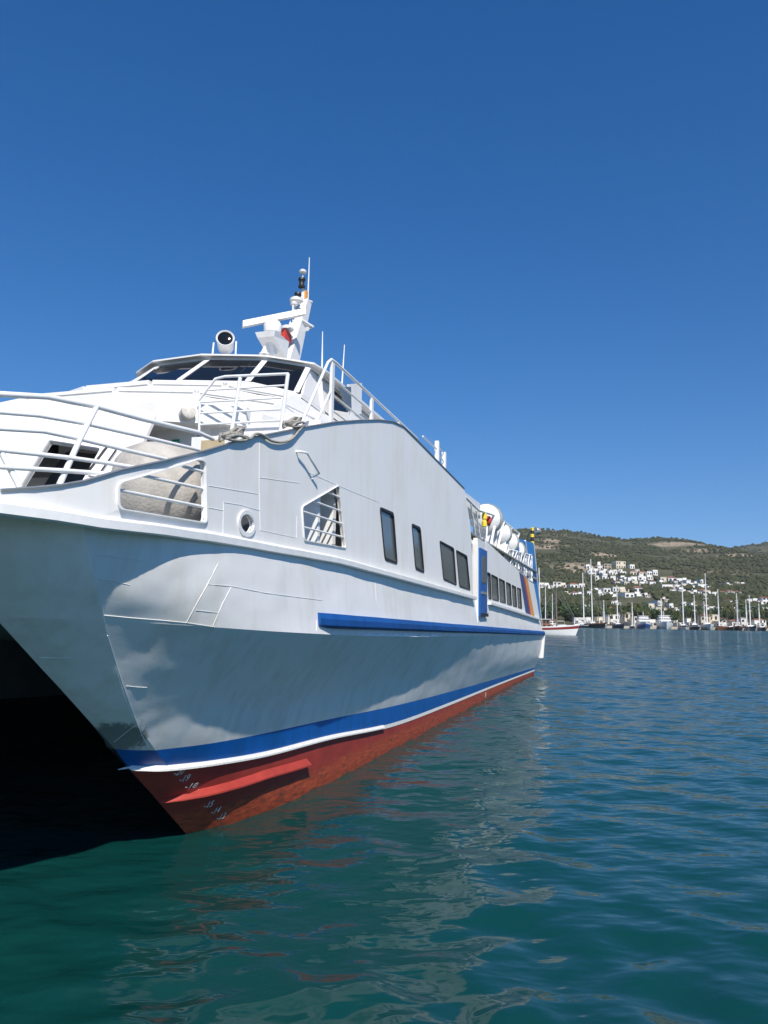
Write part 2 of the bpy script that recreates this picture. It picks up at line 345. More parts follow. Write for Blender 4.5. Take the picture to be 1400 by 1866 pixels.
def rows_between(curves, m, dent=0.0, across=True):
    S = [cr(c[:3], ns)[:-1] + cr(c[2:], ns) for c in curves]; nsamp = len(S[0]); cols = []
    for j in range(nsamp):
        pts = [S[i][j] for i in range(len(S))]
        if len(pts) > 2 and across: col = cr(pts, m)
        else:
            col = []
            for i in range(len(pts) - 1): col += [pts[i] + (pts[i + 1] - pts[i]) * k / m for k in range(m)]
            col.append(pts[-1])
        cols.append(col)
    rows = [[cols[j][i] for j in range(nsamp)] for i in range(len(cols[0]))]
    if dent:
        L = len(rows)
        for i in range(1, L - 1):
            for j in range(nsamp):
                p = rows[i][j]; w = math.sin(math.pi * i / (L - 1)) ** 0.5
                d = mnoise.noise(Vector((p[0] * 1.1, p[1] * 1.3, p[2] * 1.6))) + 0.5 * mnoise.noise(Vector((p[0] * 2.7, p[1] * 2, p[2] * 3.5 + 9)))
                nb = max(0.0, min(1.0, (9.5 - p[0]) / 2.5))
                d += 0.45 * nb * (1.2 * mnoise.noise(Vector((p[0] * 2.2 + 4, p[1] * 2.6, p[2] * 2.4))) + 0.8 * mnoise.noise(Vector((p[0] * 5.5, p[1] * 5.5, p[2] * 6.5))))
                rows[i][j] = p + np.array([0.7 * dent * d * w * nb, dent * d * w, 0])
    return rows
def mirror(rows, y0): return [[(p[0], 2 * y0 - p[1], p[2]) for p in r] for r in rows]
white_top = hull_paint('white_topside_paint', (0.78, 0.775, 0.76), 0.40, dent=0.13, grime=0.10, frames=0.06, rust=0.12)
stem_l = (7.45 - S0[0], 5.30 - S0[1], 1.42)
white_flare = hull_paint('white_flare_paint', (0.74, 0.745, 0.73), 0.38, dent=0.18, grime=0.13, frames=0.05, rust=0.1,
                         scuff=[(stem_l[0], stem_l[1], stem_l[2], 0.26, 0.22)])
HR = {'topside_plating': (rows_between([C0, Ca, C1], 10, 0.016), white_top), 'flare_plating': (rows_between([C1, Cm, C2], 14, 0.020), white_flare),
      'blue_boot_stripe': (rows_between([C2, C3], 2), blue_paint), 'antifouled_bottom': (rows_between([C3, C4, C5], 4, across=False), red_af)}
hull_parts = {}; bvv = []; bvf = []
for nm, (rows, mt) in HR.items():
    mb = MB().grid(rows); o = len(bvv); bvv += mb.v; bvf += [tuple(i + o for i in f) for f in mb.f]
    hull_parts[nm] = part(mb, nm, mt, smooth=22, recalc=True)
HB = BVHTree.FromPolygons(bvv, bvf)
def hit(u, v):
    o, d = sray(u, v); h = HB.ray_cast(o, d)
    if h[0] is None: return None
    n = h[1]
    if n.dot(d) > 0: n = -n
    return h[0], n
# inner side of this demihull, the far demihull, wet deck and transoms
inner = [[(p[0], 2 * 5.45 - p[1], p[2]) for p in r] for r in rows_between([C2, C3, C4, C5], 2, across=False)]
Ki = [(5.72, 5.45, 2.74), (6.2, 5.75, 2.74), (7.2, 6.0, 2.72), (8.4, 6.1, 2.6), (10, 6.12, 2.5), (13, 6.12, 2.45), (17, 6.12, 2.4), (22, 6.12, 2.35), (32, 6.12, 2.3), (42.8, 6.1, 2.2)]
ki = cr(Ki[:3], ns)[:-1] + cr(Ki[2:], ns)
tunnel_shade_tone = simple('tunnel_painted_shade', (0.12, 0.15, 0.145), 0.5, var=0.2)  # deep shade between the hulls is put into this dark colour
tunnel_bottom = simple('tunnel_bottom_painted_shade', (0.018, 0.015, 0.016), 0.6, var=0.2)  # near-black tone stands in for tunnel shade on the lower inner sides
upper_in = [[tuple(ki[j] + (np.array(inner[0][j]) - ki[j]) * k / 4) for j in range(len(ki))] for k in range(5)]
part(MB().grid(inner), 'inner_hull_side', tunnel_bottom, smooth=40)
part(MB().grid(upper_in), 'inner_flare_plating', tunnel_shade_tone, smooth=40)
all_rows = [r for nm in HR for r in [HR[nm][0]]]
for nm, (rows, mt) in HR.items(): part(MB().grid(mirror(rows, YC)), 'far_' + nm, mt, smooth=40)
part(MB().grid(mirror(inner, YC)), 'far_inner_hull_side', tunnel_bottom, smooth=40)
part(MB().grid(mirror(upper_in, YC)), 'far_inner_flare_plating', tunnel_shade_tone, smooth=40)
wd = [(2.9, 3.48), (4.85, 3.46), (5.72, 2.80), (7.2, 2.55), (9.0, 2.40), (42.7, 2.2)]
part(MB().grid([[(s, y, z) for (s, z) in wd] for y in (5.45, 7.2, YC, 2 * YC - 7.2, 2 * YC - 5.45)]), 'tunnel_roof', tunnel_shade_tone)
for mirr in (False, True):
    f = (lambda p: (p[0], 2 * YC - p[1], p[2])) if mirr else (lambda p: p)
    pol = [(42.79, 4.40, 3.0), (42.79, 4.10, 2.08), (42.79, 4.34, 1.08), (42.79, 4.58, 0.35), (42.79, 4.62, 0), (42.79, 4.95, -1), (42.79, 5.95, -1), (42.79, 6.3, 0), (42.79, 6.3, 3.0)]
    part(MB().add([f(p) for p in pol], [tuple(range(len(pol)))]), 'transom', white_flare)
part(MB().hexa([(42.8, 4.12, 0.85), (43.15, 4.25, 0.95), (43.15, 4.6, 0.95), (42.8, 4.6, 0.85)], [(42.8, 4.02, 2.1), (43.4, 4.05, 2.1), (43.4, 4.6, 2.1), (42.8, 4.6, 2.1)]), 'transom_fairing', white_gloss)
# ---- swept rails on the hull
def sweep(pts, sec, taper=0, outk=None):
    """pts along the hull; sec = (out, up) offsets; outboard direction from the plan tangent"""
    rows = []
    for i, p in enumerate(pts):
        a = pts[max(i - 1, 0)]; b = pts[min(i + 1, len(pts) - 1)]
        ds, dy = b[0] - a[0], b[1] - a[1]; l = math.hypot(ds, dy); nx, ny = dy / l, -ds / l
        k = min(1.0, 0.12 + i / taper) if taper else 1.0
        rows.append([(p[0] + nx * o * k * (outk(p[0]) if outk and o > 0 else 1), p[1] + ny * o * k * (outk(p[0]) if outk and o > 0 else 1), p[2] + u * k) for (o, u) in sec])
    mb = MB(); n = len(sec); o = [q for r in rows for q in r]; fs = []
    for i in range(len(rows) - 1):
        for k in range(n): fs.append((i * n + k, i * n + (k + 1) % n, (i + 1) * n + (k + 1) % n, (i + 1) * n + k))
    fs.append(tuple(range(n - 1, -1, -1))); fs.append(tuple((len(rows) - 1) * n + k for k in range(n)))
    mb.add(o, fs); return mb
c3 = [p for p in cr(C3, ns)]
seg = [p for p in c3 if p[0] < 15.8]
seg = [np.array([7.76, 5.5, 1.055])] + seg
part(sweep(seg, [(-0.05, 0.045), (0.02, 0.04), (0.055, 0.0), (0.055, -0.022), (-0.05, -0.028)], 5), 'white_spray_rail', mark_white, smooth=30)
thin = [p for p in c3 if p[0] >= 15.6]
part(sweep(thin, [(-0.03, 0.03), (0.006, 0.03), (0.006, -0.045), (-0.03, -0.045)]), 'white_boot_line', mark_white)
rr = []
for (u, v) in [(286, 1463), (300, 1459), (330, 1452), (365, 1444), (400, 1436), (440, 1425), (480, 1412), (520, 1401), (558, 1390)]:
    h = hit(u, v)
    if h: rr.append(np.array(h[0]))
if len(rr) > 3:
    rr = [rr[0] + (rr[0] - rr[1]) * 0.3] + rr
    part(sweep(rr, [(-0.06, 0.075), (0.01, 0.065), (0.10, -0.02), (0.10, -0.042), (-0.06, -0.05)], 3), 'red_spray_rail', red_clean, smooth=30)
st_pts = [(s, 4.07, z) for s, z in zip(np.linspace(10.25, 42.9, 60), np.interp(np.linspace(10.25, 42.9, 60), [10.5, 18, 25, 33, 43], [2.76, 2.62, 2.50, 2.35, 2.17]))]
st_pts = [(s, float(np.interp(s, [10, 20, 32, 43], [4.07, 4.08, 4.12, 4.13])) + mnoise.noise(Vector((s * 1.4, 0, 0))) * 0.012, z + mnoise.noise(Vector((s * 0.9, 4, 0))) * 0.008) for s, y, z in st_pts]
st_pts[0] = (10.2, 4.17, 2.77)
part(sweep(st_pts, [(-0.06, 0.11), (0.07, 0.10), (0.115, 0.02), (0.115, -0.07), (0.04, -0.11), (-0.06, -0.11)]), 'blue_rubbing_strake', blue_rough, smooth=25)
# ragged edge of fresh white paint under the strake
mbp = MB(); xs = np.linspace(12.0, 17.5, 70)
lo_ = [(s, 4.035 + 0.004, np.interp(s, [12, 16, 22], [2.51, 2.43, 2.35]) + 0.005) for s in xs]
up_ = [(p[0], p[1] + 0.012, p[2] + 0.02 + 0.055 * max(0, mnoise.noise(Vector((p[0] * 3.1, 2, 0))) + 0.25)) for p in lo_]
part(mbp.grid([lo_, up_]), 'bare_paint_edge', weld_mat)
# ---- weld seams, traced on the plating
SEAMS = [[(158, 985), (165, 1020), (176, 1062), (186, 1105), (191, 1135)], [(196, 1158), (206, 1190), (222, 1242), (240, 1292), (258, 1338), (272, 1362)],
         [(188, 1121), (240, 1126), (300, 1131), (340, 1135), (392, 1143)], [(340, 1134), (360, 1097), (378, 1065), (398, 1026)],
         [(379, 1065), (420, 1068), (480, 1080), (540, 1088), (588, 1094)], [(388, 1141), (404, 1103), (422, 1068)], [(357, 1112), (398, 1117)],
         [(176, 1053), (205, 1059), (236, 1066)], [(230, 1250), (250, 1252), (268, 1253)], [(176, 1010), (215, 1016), (262, 1022)],
         [(208, 1352), (232, 1333), (255, 1314)], [(577, 1130), (577, 1150)], [(683, 1060), (686, 1096)], [(72, 1198), (100, 1199), (130, 1198)]]
BRIGHT = (0, 1, 2, 3, 4, 5, 8)
for sm in SEAMS:
    pts = []
    for (a, b) in zip(sm[:-1], sm[1:]):
        k = max(2, int(math.hypot(b[0] - a[0], b[1] - a[1]) / 12))
        for i in range(k):
            h = hit(a[0] + (b[0] - a[0]) * i / k, a[1] + (b[1] - a[1]) * i / k)
            if h: pts.append(h[0] + h[1] * (0.001 + 0.002 * random.random()))
    h = hit(*sm[-1])
    if h: pts.append(h[0])
    pts = [p for i, p in enumerate(pts) if i == 0 or (p - pts[i - 1]).length < 0.8]
    if len(pts) > 1: part(MB().tube(pts, 0.005 if SEAMS.index(sm) in (0, 1, 2) else 0.0038, 5), 'weld_seam', weld_mat if SEAMS.index(sm) in (0, 1) else white_top)
# ---- draught marks
dg = bpy.context.evaluated_depsgraph_get()
def hull_text(txt, u, v, size, mat, name, shear=0.25):
    h = hit(u, v)
    if not h: return
    c = bpy.data.curves.new(name, 'FONT'); c.body = txt; c.size = size; c.shear = shear; c.align_x = 'LEFT'; c.align_y = 'CENTER'; c.extrude = 0.001
    tmp = bpy.data.objects.new('tmp', c); COL.objects.link(tmp); bpy.context.view_layer.update()
    me = bpy.data.meshes.new_from_object(tmp.evaluated_get(bpy.context.evaluated_depsgraph_get()))
    bpy.data.objects.remove(tmp)
    n = h[1]; up = Vector((0, 0, 1)); up = (up - n * up.dot(n)).normalized(); rt = up.cross(n).normalized()
    o = bpy.data.objects.new(name, me); COL.objects.link(o); me.materials.clear(); me.materials.append(mat); o.parent = ferry
    M = Matrix((rt, up, n)).transposed().to_4x4(); M.translation = h[0] + n * 0.004 - Vector(S0); o.matrix_local = M
    return o
for t_, u, v in [('20', 316, 1409), ('19', 326, 1421), ('18', 336, 1434), ('17', 350, 1447), ('15', 371, 1469), ('14', 384, 1480), ('13', 394, 1491)]:
    hull_text('-' + t_, u, v, 0.125, mark_white, 'draught_mark')
hull_text('H', 884, 1268, 0.30, mark_white, 'load_line_mark', 0)
# ---- upper side shell with its cut-outs
bowc = cr([(7, 4.2), (6, 4.24), (4.95, 4.48), (3.95, 5.05), (3.3, 6.1), (2.95, 7.5), (2.85, 9.0)], 24)
blen = [0.0]
for i in range(1, len(bowc)): blen.append(blen[-1] + float(np.hypot(*(bowc[i] - bowc[i - 1]))))
QMIN = 7 - blen[-1]
def plan(q):
    if q >= 7: return (q, 4.2)
    l = 7 - q; return (float(np.interp(l, blen, [p[0] for p in bowc])), float(np.interp(l, blen, [p[1] for p in bowc])))
def shell_px(u, v, off=0.0):
    d = ray(u, v); tgt = (d @ IN) / (d @ AX); lo, hi = QMIN, 60.0
    for _ in range(50):
        m = (lo + hi) / 2; s, y = plan(m)
        if (y + off) / s > tgt: lo = m
        else: hi = m
    s, y = plan(lo); k = s / (d @ AX); return (lo, float(H + k * d[2]))
def inpoly(p, poly):
    x, y = p; c = False; j = len(poly) - 1
    for i in range(len(poly)):
        xi, yi = poly[i]; xj, yj = poly[j]
        if (yi > y) != (yj > y) and x < (xj - xi) * (y - yi) / (yj - yi) + xi: c = not c
        j = i
    return c
def roundpoly(poly, r, n=4):
    o = []; m = len(poly)
    for i in range(m):
        p0, p1, p2 = (np.array(poly[(i + k) % m], float) for k in (-1, 0, 1))
        a = p0 - p1; b = p2 - p1; la, lb = np.linalg.norm(a), np.linalg.norm(b); rr_ = min(r, la * 0.4, lb * 0.4)
        q0 = p1 + a / la * rr_; q1 = p1 + b / lb * rr_
        for k in range(n + 1):
            t = k / n; o.append(tuple((1 - t) ** 2 * q0 + 2 * t * (1 - t) * p1 + t * t * q1))
    return o
def plate(outer, holes, step, mapf, thick):
    V = []; Ed = []
    for poly in [outer] + holes:
        o = len(V); V += [Vector(p) for p in poly]; n = len(poly); Ed += [(o + i, o + (i + 1) % n) for i in range(n)]
    x0, x1 = min(p[0] for p in outer), max(p[0] for p in outer); y0, y1 = min(p[1] for p in outer), max(p[1] for p in outer)
    nx, ny = int((x1 - x0) / step) + 1, int((y1 - y0) / step) + 1
    for i in range(nx + 1):
        for j in range(ny + 1):
            p = (x0 + step * (i + 0.13), y0 + step * (j + 0.17))
            if inpoly(p, outer) and not any(inpoly(p, h) for h in holes): V.append(Vector(p))
    vs_, _, fs, *_r = delaunay_2d_cdt(V, Ed, [], 0, 1e-5)
    keep = []
    for f in fs:
        c = (sum(vs_[i].x for i in f) / len(f), sum(vs_[i].y for i in f) / len(f))
        if inpoly(c, outer) and not any(inpoly(c, h) for h in holes): keep.append(tuple(f))
    n = len(vs_); mb = MB(); mb.v = [mapf(v.x, v.y, 0) for v in vs_] + [mapf(v.x, v.y, thick) for v in vs_]
    mb.f = list(keep) + [tuple(i + n for i in reversed(f)) for f in keep]
    cnt = {}
    for f in keep:
        for a, b in zip(f, f[1:] + f[:1]): cnt[(a, b)] = 1
    for (a, b) in cnt:
        if (b, a) not in cnt: mb.f.append((a, b, b + n, a + n))
    return mb
def shell_map(q, z, t):
    s, y = plan(q)
    if q >= 7: return (s, y + t, z)
    s2, y2 = plan(q + 0.05); ds, dy = s2 - s, y2 - y; l = math.hypot(ds, dy); return (s - dy / l * t, y + ds / l * t, z)
top_px = [(0, 893), (60, 889), (110, 884), (150, 877), (220, 856), (300, 839), (370, 822), (440, 801), (500, 789), (550, 779), (610, 769), (650, 766), (690, 765), (715, 768), (735, 777), (770, 812), (800, 843), (846, 890)]
aft_px = [(850, 909), (857, 955), (861, 1012), (862, 1088)]
bot_px = [(610, 1017), (400, 977), (170, 945), (0, 918)]
topq = [shell_px(*p) for p in top_px]; aftq = [shell_px(*p) for p in aft_px]; botq = [shell_px(*p) for p in bot_px]
outer = [(QMIN, topq[0][1] + 0.04), (topq[0][0] - 1.2, topq[0][1])] + topq + aftq + botq + [(botq[-1][0] - 1.2, botq[-1][1] + 0.01), (QMIN, botq[-1][1] + 0.03)]
big_open = roundpoly([shell_px(*p) for p in [(216, 880), (340, 846), (358, 838), (373, 841), (375, 952), (216, 926)]], 0.07)
poly_open = roundpoly([shell_px(*p) for p in [(550, 924), (617, 885), (629, 998), (554, 984)]], 0.06)
pc = shell_px(449, 954); pr = (shell_px(462, 954)[0] - pc[0], pc[1] - shell_px(449, 971)[1])
port_open = [(pc[0] + pr[0] * 0.95 * math.cos(2 * math.pi * k / 16) * (1 if 1 else 0), pc[1] + abs(pr[1]) * math.sin(2 * math.pi * k / 16)) for k in range(16)]
WIN_PX = [[(692, 924), (717, 935), (724, 1028), (701, 1020)], [(750, 954), (766, 962), (773, 1044), (757, 1037)], [(801, 985), (827, 999), (832, 1067), (808, 1056)], [(831, 1002), (851, 1013), (857, 1076), (837, 1069)]]
wins = [roundpoly([shell_px(*p) for p in w], 0.10) for w in WIN_PX]
shell = part(plate(outer, [big_open, poly_open, port_open] + wins, 0.45, shell_map, 0.05), 'upper_side_shell', white_shell, smooth=25)
def grow(poly, d):
    c = np.mean(np.array(poly), axis=0); return [tuple(c + (np.array(p) - c) * (1 + d / max(0.05, np.linalg.norm(np.array(p) - c)))) for p in poly]
def ring(mapf, poly_in, poly_out, t0, t1):
    n = len(poly_in); mb = MB()
    v = [mapf(*p, t0) for p in poly_out] + [mapf(*p, t0) for p in poly_in] + [mapf(*p, t1) for p in poly_in] + [mapf(*p, t1) for p in poly_out]; fs = []
    for k in range(n):
        k2 = (k + 1) % n
        for a in range(4): b = (a + 1) % 4; fs.append((a * n + k, a * n + k2, b * n + k2, b * n + k))
    return mb.add(v, fs)
def window(poly, mapf, parent, glass=None, frame_w=0.05, proud=-0.012):
    n = len(poly); g = MB().add([mapf(*p, 0.022) for p in poly], [tuple(range(n))])
    w = part(g, 'window_pane', glass or glass_side, parent)
    part(ring(mapf, grow(poly, -frame_w), grow(poly, 0.012), proud, 0.03), 'window_frame', rubber, w)
    return w
for w in wins: window(w, shell_map, ferry)
for (po, wd_) in ((port_open, 0.05), (big_open, 0.025), (poly_open, 0.02)):
    part(ring(shell_map, po, grow(po, wd_), -0.02, 0.03), 'opening_rim', white_rail, shell, smooth=30)
part(MB().tube([shell_map(q, z, -0.012) for q, z in [shell_px(*p) for p in top_px]], 0.013, 6), 'shell_top_edge', metal_grey, shell, smooth=60)
def bar_px(a, b, off=0.03, r=0.017, k=2):
    pts = [(a[0] + (b[0] - a[0]) * i / (k - 1), a[1] + (b[1] - a[1]) * i / (k - 1)) for i in range(k)]
    o = []
    for p in pts:
        q, z = shell_px(*p, off); s, y = plan(q); o.append((s, y + off, z))
    return MB().tube(o, r, 8)
for a, b in [((334, 850), (375, 861)), ((262, 867), (376, 892)), ((216, 893), (376, 925))]: part(bar_px(a, b), 'opening_bar', white_rail, shell, smooth=60)
for a, b in [((597, 897), (621, 907)), ((571, 913), (623, 932)), ((549, 931), (625, 955)), ((551, 960), (626, 979))]: part(bar_px(a, b, 0.02, 0.016), 'opening_bar', white_rail, shell, smooth=60)
# plate joints and hatch outlines on the shell
for ln in [[(407, 915), (438, 920), (473, 930)], [(407, 915), (406, 975)], [(473, 800), (472, 880), (474, 966), (540, 980), (541, 940)], [(473, 870), (545, 880)], [(380, 925), (407, 930)], [(380, 885), (470, 900)], [(560, 860), (640, 895), (690, 915)]]:
    pts = [shell_map(*shell_px(*p), -0.001) for p in ln]; part(MB().tube(pts, 0.0035, 4), 'plate_joint', white_shell, shell)
# grab handle
hp = [shell_px(*p) for p in [(540, 823), (549, 826), (556, 838), (571, 863), (567, 872)]]
part(MB().tube([shell_map(*hp[0], 0), shell_map(*hp[0], -0.05), shell_map(*hp[1], -0.09), shell_map(*hp[2], -0.09), shell_map(*hp[3], -0.09), shell_map(*hp[4], 0)], 0.017, 8), 'grab_handle', white_rail, smooth=60)
# mirrored far shell (simple) and its parts
part(plate(outer, [], 0.9, lambda q, z, t: (lambda p: (p[0], 2 * YC - p[1], p[2]))(shell_map(q, z, t)), 0.05), 'far_side_shell', white_shell, smooth=25)
# ledge under the shell
def led(q0, q1, n=50, zoff=0.0):
    qs = np.linspace(q0, q1, n); bq = sorted(botq + [(aftq[-1][0], aftq[-1][1]), (QMIN, botq[-1][1] + 0.03), (botq[-1][0] - 1.2, botq[-1][1] + 0.01)])
    return [(*plan(q), float(np.interp(q, [b[0] for b in bq], [b[1] for b in bq])) + zoff) for q in qs]
LS = [(-0.22, 0.0), (0.03, 0.03), (0.10, 0.0), (0.10, -0.075), (0.06, -0.09), (-0.22, -0.06)]
lp = led(QMIN + 0.1, aftq[-1][0] - 0.05, 110)
lp = [(p[0], p[1], p[2] + 0.004 * mnoise.noise(Vector((p[0] * 2, p[1] * 2, 0)))) for p in lp]
part(sweep(lp, LS, 0, lambda s_: float(np.interp(s_, [8, 15], [0.6, 1.35]))), 'sheer_ledge', white_rail, smooth=25)
part(sweep([(p[0], 2 * YC - p[1], p[2]) for p in reversed(lp)], LS), 'sheer_ledge', white_rail, smooth=25)
# aft side plate with its row of windows
aft_map = lambda s, z, t: (s, 4.22 + t, z)
a_px = [(886, 986), (912, 1010), (935, 1031), (950, 1044), (966, 1060), (973, 1064), (979, 1096), (984, 1128)]
aq = [on_y(u, v, 4.22) for u, v in a_px]; aq = [(p[0], p[2]) for p in aq]
ledge_aft = [(888, 1097), (935, 1112), (983, 1128)]
la = [on_y(u, v, 4.22) for u, v in ledge_aft]; la = [(p[0], p[2]) for p in la]
AW = []
for (x0, x1) in [(889, 894.5), (896, 908), (910, 920.5), (923, 931.5), (933.5, 941), (943, 950)]:
    def wy(x, top): return np.interp(x, [888, 905, 948], [1042, 1051, 1073]) if top else np.interp(x, [890, 908, 951], [1091, 1096, 1110])
    sh = 2.2
    AW.append([on_y(x0 - sh * 0.4, wy(x0, 1), 4.22), on_y(x1 - sh * 0.4, wy(x1, 1), 4.22), on_y(x1 + sh * 0.6, wy(x1, 0), 4.22), on_y(x0 + sh * 0.6, wy(x0, 0), 4.22)])
AW = [roundpoly([(p[0], p[2]) for p in w], 0.09) for w in AW]
aft_outer = aq + [la[2], la[1], (la[0][0] + 0.02, la[0][1])]
aft_plate = part(plate(aft_outer, AW, 0.6, aft_map, 0.05), 'aft_side_plate', white_shell, smooth=25)
for w in AW: window(w, aft_map, ferry, frame_w=0.035)
lpa = [(s, 4.22, float(np.interp(s, [la[0][0], la[1][0], la[2][0]], [la[0][1], la[1][1], la[2][1]]))) for s in np.linspace(la[0][0], la[2][0], 30)]
part(sweep(lpa, LS, 0, lambda s_: 1.4), 'sheer_ledge', white_rail, smooth=25)
# painted stripes, 4 mm proud of the plate
def stripe(px, mat, y=4.214): part(MB().prism([on_y(u, v, y) for u, v in px], (0, 0.003, 0)), 'painted_stripe', mat, aft_plate)
stripe([(946.5, 1042), (953.5, 1048), (966, 1120), (958.5, 1117)], stripe_navy)
stripe([(954, 1049), (956.5, 1051), (968.5, 1120.5), (966.2, 1120)], red_plastic)
stripe([(957, 1051.5), (962, 1056), (974.5, 1123), (969, 1121)], stripe_orange)
# boarding door and its recess
d0 = on_y(873.5, 998, 4.12); d1 = on_y(886, 1124, 4.12)
door = part(MB().box((d0[0], 4.08, d1[2]), (d1[0], 4.16, d0[2])), 'boarding_door', blue_paint)
part(MB().box((d0[0] + 0.22, 4.066, 3.95), (d1[0] - 0.25, 4.079, d0[2] - 0.22)), 'door_window', glass_side, door)
part(MB().box((d0[0] + 0.15, 4.06, 3.6), (d1[0] - 0.15, 4.079, 3.68)), 'door_crossbar', metal_grey, door)
part(MB().box((d0[0] + 0.04, 4.055, 2.92), (d1[0] + 0.1, 4.079, 3.02)), 'door_step', black_plastic, door)
part(MB().box((d0[0] - 0.16, 4.13, 2.66), (d0[0] - 0.02, 4.3, d0[2] + 0.18)), 'door_post', white_gloss)
part(MB().box((d0[0] - 0.02, 4.17, 2.72), (d1[0] + 0.25, 4.3, d0[2] + 0.3)), 'door_surround', white_gloss)
part(MB().box((aftq[-1][0] - 0.3, 4.55, 2.7), (d0[0] - 0.1, 4.6, 5.2)), 'doorway_back', grey_deck)
part(MB().box((aftq[-1][0] - 0.06, 4.26, 2.8), (aftq[-1][0] + 0.02, 4.55, 5.2)), 'doorway_jamb', white_gloss)
part(MB().box((aftq[-1][0] - 0.3, 4.3, 5.1), (d1[0] + 1.0, 5.4, 5.22)), 'doorway_lintel', white_gloss)
# ---- decks
fd = [plan(q) for q in np.linspace(QMIN, 12.0, 60)]
pol = [(s + 0.02, y + 0.06, 3.72) for s, y in fd] + [(12, 2 * YC - 4.26, 3.72)] + [(s + 0.02, 2 * YC - y - 0.06, 3.72) for s, y in reversed(fd)]
part(MB().prism(pol, (0, 0, 0.02)), 'foredeck', grey_deck)
part(MB().prism([(p[0] + 0.01, p[1], 3.66) for p in pol], (0, 0, 0.05)), 'foredeck_soffit', white_flare)
part(MB().box((10.5, 4.26, 5.38), (42.0, 2 * YC - 4.26, 5.42)), 'upper_deck', grey_deck)
part(MB().box((25.3, 4.30, 4.98), (42.0, 2 * YC - 4.3, 5.08)), 'aft_deck', grey_deck)
part(MB().box((24.6, 4.9, 5.08), (24.7, 2 * YC - 4.9, 6.5)), 'deckhouse_back', white_gloss)
rf = on_y(873, 918, 4.55)
part(MB().hexa([(15.5, 4.5, 6.3), (rf[0], 4.5, 6.2), (rf[0], 2 * YC - 4.5, 6.2), (15.5, 2 * YC - 4.5, 6.3)], [(15.5, 4.5, 6.55), (rf[0], 4.5, rf[2]), (rf[0], 2 * YC - 4.5, rf[2]), (15.5, 2 * YC - 4.5, 6.55)]), 'upper_roof', white_gloss)
part(MB().box((12.0, 4.32, 3.75), (12.08, 2 * YC - 4.32, 5.38)), 'passage_end_wall', white_gloss)
part(MB().box((9.95, 4.27, 5.36), (10.5, 5.7, 5.46)), 'boarding_platform', white_gloss)
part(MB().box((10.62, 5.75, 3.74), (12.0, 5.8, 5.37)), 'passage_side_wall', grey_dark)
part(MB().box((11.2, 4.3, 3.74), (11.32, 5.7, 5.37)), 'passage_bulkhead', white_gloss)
part(MB().box((8.0, 4.75, 3.74), (9.28, 4.8, 4.25)), 'porthole_shade_panel', grey_dark)  # added dark sheet, stands in for the darkness behind the porthole
# stair stringers seen inside the angled opening
for k in range(3): part(MB().tube([(10.3 + 0.22 * k, 4.75 + 0.25 * k, 3.75), (11.1, 4.65 + 0.25 * k, 5.2)], 0.035, 6), 'passage_strut', white_rail)
# porch wall with door and sign
porch = part(MB().box((10.5, 4.27, 3.74), (10.58, YC, 5.75)), 'porch_wall', white_gloss)
pd0 = on_s(361, 776, 10.44); pd1 = on_s(297, 860, 10.44)
pdoor = part(MB().box((10.44, pd0[1], 3.85), (10.497, pd0[1] + 0.85, pd0[2])), 'porch_door', white_gloss)
part(MB().box((10.42, pd0[1] - 0.05, 3.8), (10.498, pd0[1] - 0.005, pd0[2] + 0.05)), 'door_jamb', metal_grey, pdoor)
part(MB().box((10.43, pd0[1] - 0.005, pd0[2] + 0.004), (10.498, pd0[1] + 0.85, pd0[2] + 0.04)), 'door_head', metal_grey, pdoor)
sg = [on_s(u, v, 10.43) for u, v in [(314, 801), (327, 800), (327, 818), (313, 818)]]
sign = part(MB().box((10.425, sg[1][1], sg[2][2]), (10.437, sg[0][1], sg[0][2])), 'exit_sign', green_sign)
hh = sg[0][2] - sg[2][2]
part(MB().box((10.421, sg[1][1] + 0.01, sg[2][2] + hh * 0.66), (10.4245, sg[0][1] - 0.01, sg[2][2] + hh * 0.74)), 'sign_line', weld_mat, sign)
part(MB().box((10.421, sg[1][1] + 0.01, sg[2][2] + hh * 0.16), (10.4245, sg[0][1] - 0.01, sg[2][2] + hh * 0.36)), 'sign_band', weld_mat, sign)
part(MB().box((10.46, 7.05, 4.5), (10.498, 7.6, 5.45)), 'porch_window', glass_dark, porch)
part(MB().prism([(9.85, 6.72, 5.72), (9.7, YC, 5.72), (10.6, YC, 5.72), (10.6, 5.5, 5.72), (10.45, 5.5, 5.72)], (0, 0, 0.30)), 'porch_ceiling', white_gloss)
# raked front shield of the cabin
ft = lambda y: 10.02 - (YC - abs(y - YC) - 6.72) * 0.25 if True else 0
def front_map(y, z, t): return (ft(y) + (z - 6.1) * 0.67 + t * 0.83, y, z - t * 0.55)
def front_px(u, v):
    o, d = sray(u, v); p0 = Vector(front_map(6.72, 6.1, 0)); p1 = Vector(front_map(YC, 6.1, 0)); p2 = Vector(front_map(6.72, 4.0, 0))
    n = (p1 - p0).cross(p2 - p0); k = n.dot(p0 - o) / n.dot(d); h = o + d * k; return (h.y, h.z)
fo = roundpoly([front_px(*p) for p in [(91, 804), (185, 819), (140, 900), (28, 905)]], 0.04)
front_outer = [(6.72, 6.1), (YC, 6.1), (2 * YC - 6.72, 6.1), (2 * YC - 6.72, 3.74), (YC, 3.74), (6.55, 3.74)]
front = part(plate(front_outer, [fo], 0.5, front_map, 0.06), 'raked_cabin_front', white_gloss, smooth=20)
part(ring(front_map, fo, grow(fo, 0.05), -0.03, 0.05), 'opening_frame', white_rail, front)
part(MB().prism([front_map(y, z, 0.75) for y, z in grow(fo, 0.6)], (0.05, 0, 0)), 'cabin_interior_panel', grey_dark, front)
nf = [front_px(*p) for p in [(197, 819), (214, 823), (180, 872), (160, 868)]]
